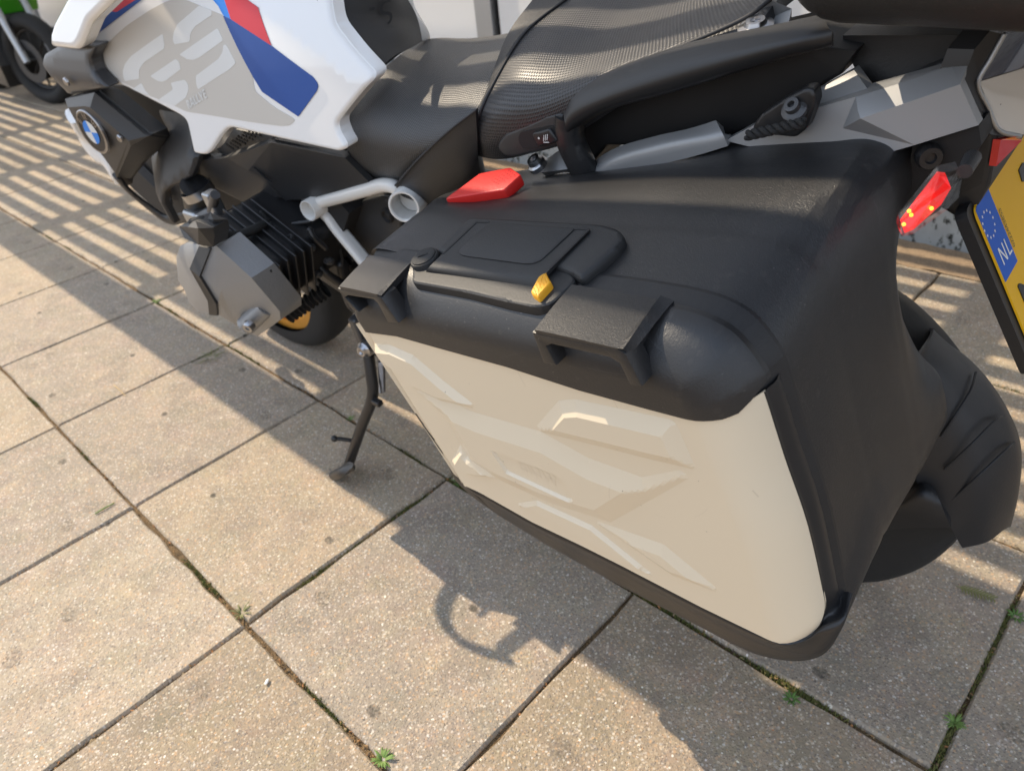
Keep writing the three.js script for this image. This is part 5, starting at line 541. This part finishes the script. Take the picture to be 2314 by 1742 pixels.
{ // number plate on its carrier
  const PM = new THREE.Matrix4().makeBasis(new THREE.Vector3(0, 0, -1), V([0.4825,-0.8759,0]).negate(), V([0.8759,0.4825,0])).setPosition(V([0.2243,0.7893,0.105]));
  const flat = (P, h0, h1, r = 0) => { const s = new THREE.Shape((r ? rounded(P, r, 4) : P).map((p) => new THREE.Vector2(p[0], p[1]))); const g = new THREE.ExtrudeGeometry(s, { depth: h1 - h0, bevelEnabled: false }); g.translate(0, 0, h0); g.applyMatrix4(PM); return crease(g, 30); };
  const W = 0.205, H = 0.19;
  const car = part(B, 'plate_carrier', flat([[-0.012, 0.004], [W + 0.012, 0.004], [W + 0.012, -H], [-0.012, -H]], -0.014, -0.003, 0.012), M.blackPlastic);
  const pl = part(B, 'number_plate', flat([[0, 0], [W, 0], [W, -H + 0.01], [0, -H + 0.01]], -0.002, 0, 0.012), std({ color: lin(0.80, 0.44, 0.004), roughness: 0.6 }));
  const q = [[0.0397,-0.0076],[0.0455,-0.086],[-0.0033,-0.0833]]; const bw = (q[0][0] + q[1][0]) / 2, by = (q[1][1] + q[2][1]) / 2;
  part(pl, 'blue_band', flat([[0.0015, -0.004], [0.006, -0.0015], [bw, -0.0015], [bw, by], [0.0015, by]], 0, 0.0005), std({ color: lin(0.006, 0.10, 0.50), roughness: 0.6 }));
  const sc = [[0.014,-0.0258]][0], wm = std({ color: lin(0.78, 0.78, 0.76), roughness: 0.5 });
  for (let k = 0; k < 12; k++) { const a = k / 12 * 2 * Math.PI, s = new THREE.Shape(); for (let i = 0; i < 10; i++) { const r = i % 2 ? 0.0009 : 0.0021, t = i / 10 * 2 * Math.PI + Math.PI / 2; s[i ? 'lineTo' : 'moveTo'](sc[0] + Math.cos(a) * bw * 0.31 + Math.cos(t) * r, sc[1] + Math.sin(a) * bw * 0.31 + Math.sin(t) * r); } const g = new THREE.ShapeGeometry(s); g.translate(0, 0, 0.0009); g.applyMatrix4(PM); part(pl, 'star', g, wm); }
  const txt = (t, x, y, rot, size, mat, f, name) => { const gs = f.generateShapes(t, size).map((s) => new THREE.ShapeGeometry(s, 4)); const g = merge(gs); g.rotateZ(rot); g.translate(x, y, 0.0009); g.applyMatrix4(PM); part(pl, name, g, mat); };
  const nl = [[-0.0012,-0.0667],[0.0471,-0.0717]]; txt('NL', bw * 0.2, (nl[0][1] + nl[1][1]) / 2 - 0.002, 0, bw * 0.44, wm, fontR, 'lettering');
  const se = [[0.0435,-0.067],[0.0558,-0.0262]]; txt('6222443853', bw + 0.0075, se[0][1] - 0.004, Math.PI / 2, 0.0058, M.blackPlastic, fontR, 'lettering');
  const g1 = [[0.0218,-0.1016],[0.0276,-0.102],[0.0478,-0.1211],[0.0484,-0.1477],[0.0224,-0.1416]]; part(pl, 'plate_character', flat(g1, 0, 0.0011, 0.002), M.blackPlastic);
  const g2 = [[0.1226,-0.0214],[0.1385,-0.0204],[0.1579,-0.0322],[0.1425,-0.0447],[0.1204,-0.0339]]; part(pl, 'plate_character', flat(g2, 0, 0.0011, 0.001), M.blackPlastic);
}
{ // handlebar with hand guard, above the picture: its shadow lies on the paving
  part(B, 'handlebar', tube([[-1.33, 1.1, -0.42], [-1.31, 1.12, -0.2], [-1.39, 1.08, 0], [-1.31, 1.12, 0.2], [-1.29, 1.1, 0.41]], 0.014, { n: 50, k: 12 }), M.blackSatin);
  part(B, 'hand_guard', sweep([[-1.33, 1.1, 0.2], [-1.41, 1.09, 0.29], [-1.45, 1.09, 0.36], [-1.43, 1.1, 0.42], [-1.36, 1.1, 0.445], [-1.27, 1.1, 0.425]], ellSec(0.007, 0.018), [0, 1, 0], { n: 30 }), M.blackPlastic);
  part(B, 'clutch_lever', tube([[-1.35, 1.1, 0.16], [-1.38, 1.1, 0.26], [-1.375, 1.1, 0.385]], 0.006, { n: 20, k: 8 }), M.blackSatin);
}
// ---------------------------------------------------------------- lettering on the case door
{ const q = [[-0.1163,0.5678],[-0.0596,0.5696],[-0.1187,0.5801]], u = [q[1][0] - q[0][0], q[1][1] - q[0][1]], L = Math.hypot(...u), v = [-u[1] / L, u[0] / L];
  part(sideCase, 'lettering', lettering('BMW', q[0], [u[0] / L, u[1] / L], v, L / 3.3, ((z0) => (x, y, l) => [x, y, z0 + l])(Math.max(...[0, 0.25, 0.5, 0.75, 1].flatMap((t) => [0, 0.5, 1].map((r) => caseZ(q[0][0] + u[0] * t + v[0] * r * L / 4.5, q[0][1] + u[1] * t + v[1] * r * L / 4.5))))), font, 0.0003), M.cream); }
// ---------------------------------------------------------------- top case
{ const T = thing('top_case', 'large black top case mounted behind the pillion seat', 'luggage case', [0.35, 0.93, 0], true);
  const k = [[0.082,0.9721],[0.0672,1.0054]];
  part(T, 'case_shell', rbox(0.62, 0.34, 0.46, 0.05, [k[0][0] + 0.295, k[0][1] + 0.165, -0.015], [0, 0, -0.03]), std({ color: lin(0.02, 0.019, 0.018), roughness: 0.5, bumpMap: grainCoarse, bumpScale: 0.0003 }));
  part(T, 'carrier_plate', facets([[0.0834,0.9284,0.09],[0.1114,0.8924,0.1],[0.1488,0.899,0.1],[0.2034,0.9307,0.09],[0.2017,0.9396,0.09],[0.0827,0.9364,0.09]], [[0, 1, 2, 3, 4, 5]], { thick: 0.18 }), M.blackPlastic);
}
// ---------------------------------------------------------------- second motorcycle, further along the wall
{ const G = thing('green_motorcycle', 'black and green motorcycle parked further along the wall', 'motorcycle', [-2.75, 0, -1.6]);
  const P = (x, y, z) => [-2.75 + x, y, -1.6 + z];
  const R = 0.32, w = part(G, 'front_wheel', new THREE.TorusGeometry(R - 0.055, 0.055, 16, 64).scale(1, 1, 1.1).rotateY(0.35).translate(...P(0, R, 0)), M.rubber);
  part(w, 'rim', new THREE.TorusGeometry(R - 0.115, 0.014, 10, 48).rotateY(0.35).translate(...P(0, R, 0)), M.engineBlack);
  part(w, 'brake_disc', lathe([[0.09, -0.002], [0.15, -0.002], [0.15, 0.002], [0.09, 0.002]], P(0.03, R, 0.07), [0.35, 0, 1], 40), M.titan);
  for (let i = 0; i < 8; i++) { const a = i / 8 * 6.2832; part(w, 'spoke', cyl(P(0, R, 0), P(Math.cos(a) * 0.2, R + Math.sin(a) * 0.2, -Math.cos(a) * 0.07), 0.008, 0.008, 8), M.engineBlack); }
  part(G, 'fork_leg', cyl(P(0.06, R, 0.1), P(0.06 - 0.28, 1.0, 0.12), 0.025, 0.03, 16), M.alu);
  part(G, 'fork_leg', cyl(P(-0.02, R, -0.12), P(-0.02 - 0.28, 1.0, -0.1), 0.025, 0.03, 16), M.alu);
  part(G, 'lower_fairing', facets([P(-0.75, 0.16, 0.2), P(-0.3, 0.14, 0.2), P(-0.22, 0.3, 0.22), P(-0.3, 0.62, 0.24), P(-0.55, 0.7, 0.22), P(-0.85, 0.4, 0.2)], [[0, 1, 2, 3, 4, 5]], { thick: 0.4 }), M.blackSatin);
  part(G, 'side_fairing', facets([P(-0.6, 0.7, 0.24), P(-0.32, 0.62, 0.27), P(-0.2, 0.75, 0.27), P(-0.15, 0.98, 0.24), P(-0.6, 1.05, 0.2)], [[0, 1, 2, 3, 4]], { thick: 0.5 }), phy({ color: lin(0.06, 0.42, 0.02), roughness: 0.3, clearcoat: 1, clearcoatRoughness: 0.05 }));
  part(G, 'fork_guard', facets([P(-0.32, 0.92, 0.3), P(-0.05, 0.9, 0.32), P(0.05, 1.02, 0.3), P(-0.2, 1.12, 0.27)], [[0, 1, 2, 3]], { thick: 0.04 }), M.aluPaint);
  part(G, 'engine', rbox(0.5, 0.4, 0.34, 0.05, P(-0.85, 0.45, 0)), M.engineBlack);
  part(G, 'rear_wheel', new THREE.TorusGeometry(R - 0.07, 0.07, 16, 48).translate(...P(-1.45, R, 0)), M.rubber);
  part(G, 'seat', rbox(0.8, 0.12, 0.28, 0.04, P(-1.15, 0.82, 0)), M.smoothVinyl);
}
// ---------------------------------------------------------------- moss, crumbs and weeds in the joints
{ const crumbs = [], N = 9000, blade = new THREE.ConeGeometry(0.0011, 0.008, 4), dummy = new THREE.Object3D();
  const im = new THREE.InstancedMesh(new THREE.IcosahedronGeometry(0.0022, 0), std({ color: 0xffffff, roughness: 1 }), N); im.name = 'joint_litter'; im.userData = { kind: 'stuff', label: 'brown crumbs and dry litter lying in the paving joints', category: 'litter' };
  const cols = [[0.20, 0.13, 0.07], [0.30, 0.18, 0.08], [0.10, 0.075, 0.05], [0.34, 0.25, 0.14], [0.42, 0.20, 0.08]];
  for (let i = 0; i < N; i++) { const along = rnd() < 0.62; let x, z; if (along) { const j = Math.floor(rr(-1, 5)); x = rr(-2.5, 4.4); z = -j * 0.5 + (rnd() - 0.5) * 0.012; if (fbm(x / 8 + 0.5, j * 0.13, 24, 3, 3) < 0.45 && rnd() < 0.8) { i--; continue; } } else { const k = Math.floor(rr(-5, 9)); x = k * 0.5 + (rnd() - 0.5) * 0.008; z = -rr(-0.8, 2.0); if (fbm(z / 6 + 0.5, k * 0.17, 24, 3, 7) < 0.5 && rnd() < 0.8) { i--; continue; } }
    dummy.position.set(x, rr(-0.009, -0.003), z); dummy.rotation.set(rr(0, 6), rr(0, 6), rr(0, 6)); dummy.scale.set(rr(0.3, 1.2), rr(0.3, 0.8), rr(0.4, 2.4)); dummy.updateMatrix(); im.setMatrixAt(i, dummy.matrix); im.setColorAt(i, lin(...cols[Math.floor(rnd() * 5)])); }
  scene.add(im);
  const NM = 3600, moss = new THREE.InstancedMesh(blade.translate(0, 0.004, 0), std({ color: 0xffffff, roughness: 1 }), NM); moss.name = 'joint_moss'; moss.userData = { kind: 'stuff', label: 'low green moss growing in the paving joints', category: 'moss' };
  const spots = [...[[3.5957,-0.4964],[3.5619,-0.4868],[3.5274,-0.4833],[3.6294,-0.4777],[3.7748,-0.4715],[3.8153,-0.4763],[3.8431,-0.4901],[3.7301,-0.4848],[4.0024,-0.8041],[4.0095,-0.7461],[4.0114,-0.6975],[4.0026,-0.849],[4.0103,-0.5942],[4.01,-0.5592],[3.9974,-0.5028],[3.0388,-0.5015],[3.0243,-0.5084],[2.8625,-0.5308],[2.8879,-0.5295],[2.9726,-0.3812],[2.9757,-0.4095],[2.8893,-0.1471],[3.0015,-0.2428],[3.2229,0.009],[3.2412,0.004],[3.2658,0.0036],[2.7927,-0.011],[2.8621,0.0053],[2.2008,0.0014],[1.8076,-0.0065],[1.4928,-0.4983],[1.4906,-0.5314],[2.0004,-0.5104],[1.6163,-0.4895],[0.3996,-0.4942],[0.6313,-0.4985],[2.0271,-0.4377],[2.0278,-0.4089],[2.0739,-0.5144],[2.1447,-0.5182],[3.8028,-0.5762],[3.7443,-1.5893],[3.8139,-1.5408]].map((q) => [q[0], q[1]])];
  for (let i = 0; i < NM; i++) { const s = spots[Math.floor(rnd() * spots.length)], ax = Math.abs(s[1] / 0.5 - Math.round(s[1] / 0.5)) < Math.abs(s[0] / 0.5 - Math.round(s[0] / 0.5)), g1 = (rnd() + rnd() + rnd() - 1.5) * 0.045, g2 = (rnd() - 0.5) * 0.011; const x = ax ? s[0] + g1 : Math.round(s[0] / 0.5) * 0.5 + g2, z = ax ? Math.round(s[1] / 0.5) * 0.5 + g2 : s[1] + g1;
    dummy.position.set(x, -0.008, z); dummy.rotation.set((rnd() - 0.5) * 1.4, rr(0, 6), (rnd() - 0.5) * 1.4); dummy.scale.set(rr(0.8, 1.6), rr(0.5, 1.5), rr(0.8, 1.6)); dummy.updateMatrix(); moss.setMatrixAt(i, dummy.matrix); const k = rnd(); moss.setColorAt(i, lin(lerp(0.07, 0.22, k), lerp(0.10, 0.20, k), lerp(0.025, 0.06, k))); }
  scene.add(moss);
  const leafMat = [lin(0.10, 0.20, 0.03), lin(0.16, 0.26, 0.05), lin(0.22, 0.22, 0.07)].map((c) => phy({ color: c, roughness: 0.7, transmission: 0.25, thickness: 0 }));
  const weed = (px, label, n, len, wid, up, mi) => { const q = px, W = thing('weed', label, 'weed', [q[0], -0.006, q[1]], false, 'weeds in the paving joints'); for (let i = 0; i < n; i++) { const a = i * 2.4 + rr(-0.3, 0.3), L = len * rr(0.6, 1.1), h = L * up * rr(0.6, 1.2), o = [[], [], []]; for (let k = 0; k <= 5; k++) { const t = k / 5, wd = wid * Math.sin(Math.PI * Math.min(1, t * 0.9 + 0.1)) , x = Math.cos(a) * L * t, z = Math.sin(a) * L * t, y = h * (t * 1.6 - t * t); for (const [r, s] of [[0, -1], [1, 0], [2, 1]]) o[r].push([q[0] + x - Math.sin(a) * wd * s, -0.006 + y - (s ? 0.0008 : 0), q[1] + z + Math.cos(a) * wd * s]); } part(W, 'leaf', sheet(o, { nu: 7, nv: 4, thick: 0.0004 }), leafMat[mi]); } };
  weed([[3.396,-0.0066]][0], 'bright green rosette weed in the joint nearest the sunlit corner', 26, 0.020, 0.0020, 1.0, 1);
  weed([[2.0321,-0.4323]][0], 'thin pale grass tuft in the shaded joint beside the cylinder shadow', 14, 0.05, 0.0012, 0.5, 2);
  weed([[3.0357,-0.5044]][0], 'dark green tuft in the joint behind the front corner of the case', 12, 0.02, 0.002, 1.2, 0);
  weed([[3.8063,-0.4802]][0], 'dark green moss tuft in the joint just outside the case shadow', 26, 0.014, 0.0012, 1.3, 0);
  weed([[2.9688,-0.0071]][0], 'dry yellowish tuft on a sunlit crossing of joints', 16, 0.022, 0.0013, 0.9, 2);
  weed([[4.0083,-0.84]][0], 'green tuft in the joint behind the rear wheel', 24, 0.016, 0.0012, 1.2, 0);
  weed([[3.9984,-0.5913]][0], 'small green weed in the joint behind the case', 22, 0.015, 0.0012, 1.1, 1);
  weed([[1.4957,-0.5002]][0], 'small green weed on a crossing beside the striped light', 10, 0.02, 0.0016, 0.8, 1);
  weed([[2.6294,-0.5018]][0], 'tiny weed in the joint beside the side stand', 8, 0.014, 0.0012, 0.8, 1);
  // fallen leaf and twigs
  const F = [[3.9434,-0.847]][0], fl = thing('fallen_leaf', 'yellowish green feathery leaf lying on a paving tile', 'leaf', [F[0], 0.003, F[1]]); part(fl, 'stalk', tube([[F[0] - 0.025, 0.004, F[1] + 0.004], [F[0], 0.005, F[1]], [F[0] + 0.028, 0.004, F[1] - 0.006]], 0.0007, { n: 12, k: 6 }), leafMat[2]); for (let i = 0; i < 11; i++) for (const s of [-1, 1]) { const t = i / 10, x = F[0] - 0.02 + 0.046 * t, z = F[1] + 0.003 - 0.008 * t, L = 0.013 * (1 - 0.5 * Math.abs(t - 0.45)); part(fl, 'leaflet', sheet([[[x, 0.0045, z], [x + 0.004, 0.006, z + s * L * 0.5], [x + 0.007, 0.0045, z + s * L]], [[x + 0.0025, 0.0045, z], [x + 0.007, 0.006, z + s * L * 0.5], [x + 0.0072, 0.0045, z + s * L]]], { nu: 4, nv: 2, thick: 0.0003 }), leafMat[2]); }
  const tq = [[2.4526,0.0669],[2.4527,0.0261]], tw = thing('green_sprig', 'small green sprig lying on a sunlit tile', 'sprig', [tq[0][0], 0.003, tq[0][1]]); part(tw, 'stalk', tube([[tq[0][0], 0.004, tq[0][1]], [(tq[0][0] + tq[1][0]) / 2, 0.005, (tq[0][1] + tq[1][1]) / 2 + 0.002], [tq[1][0], 0.004, tq[1][1]]], 0.0016, { n: 12, k: 6 }), leafMat[1]); for (let i = 0; i < 16; i++) { const t = i / 15, x = lerp(tq[0][0], tq[1][0], t), z = lerp(tq[0][1], tq[1][1], t), s = i % 2 ? 1 : -1; part(tw, 'leaflet', new THREE.ConeGeometry(0.0014, 0.009, 5).rotateX(s * 1.3).translate(x, 0.005, z + s * 0.003), leafMat[1]); }
  const dq = [[1.9336,-0.1807],[2.0166,-0.1787]], ds = thing('dry_stalk', 'dry straw stalk lying across a paving joint', 'stalk', [dq[0][0], 0.003, dq[0][1]]); part(ds, 'straw', tube([[dq[0][0], 0.004, dq[0][1]], [(dq[0][0] + dq[1][0]) / 2, 0.006, (dq[0][1] + dq[1][1]) / 2], [dq[1][0], 0.003, dq[1][1]]], 0.0013, { n: 10, k: 6 }), std({ color: lin(0.5, 0.36, 0.18), roughness: 0.8 }));
  const wq = [[3.1391,0.0387]][0], wc = thing('white_chip', 'white chip of stone lying on a sunlit tile', 'stone', [wq[0], 0.002, wq[1]]); part(wc, 'stone', new THREE.IcosahedronGeometry(0.006, 1).scale(0.5, 0.35, 1).rotateY(0.6).translate(wq[0], 0.003, wq[1]), std({ color: lin(0.75, 0.74, 0.7), roughness: 0.8 }));
}
scene.traverse((o) => { delete o.userData.off; if (o.isMesh && !o.isInstancedMesh) { o.castShadow = true; o.receiveShadow = true; } });
renderer.render(scene, camera);
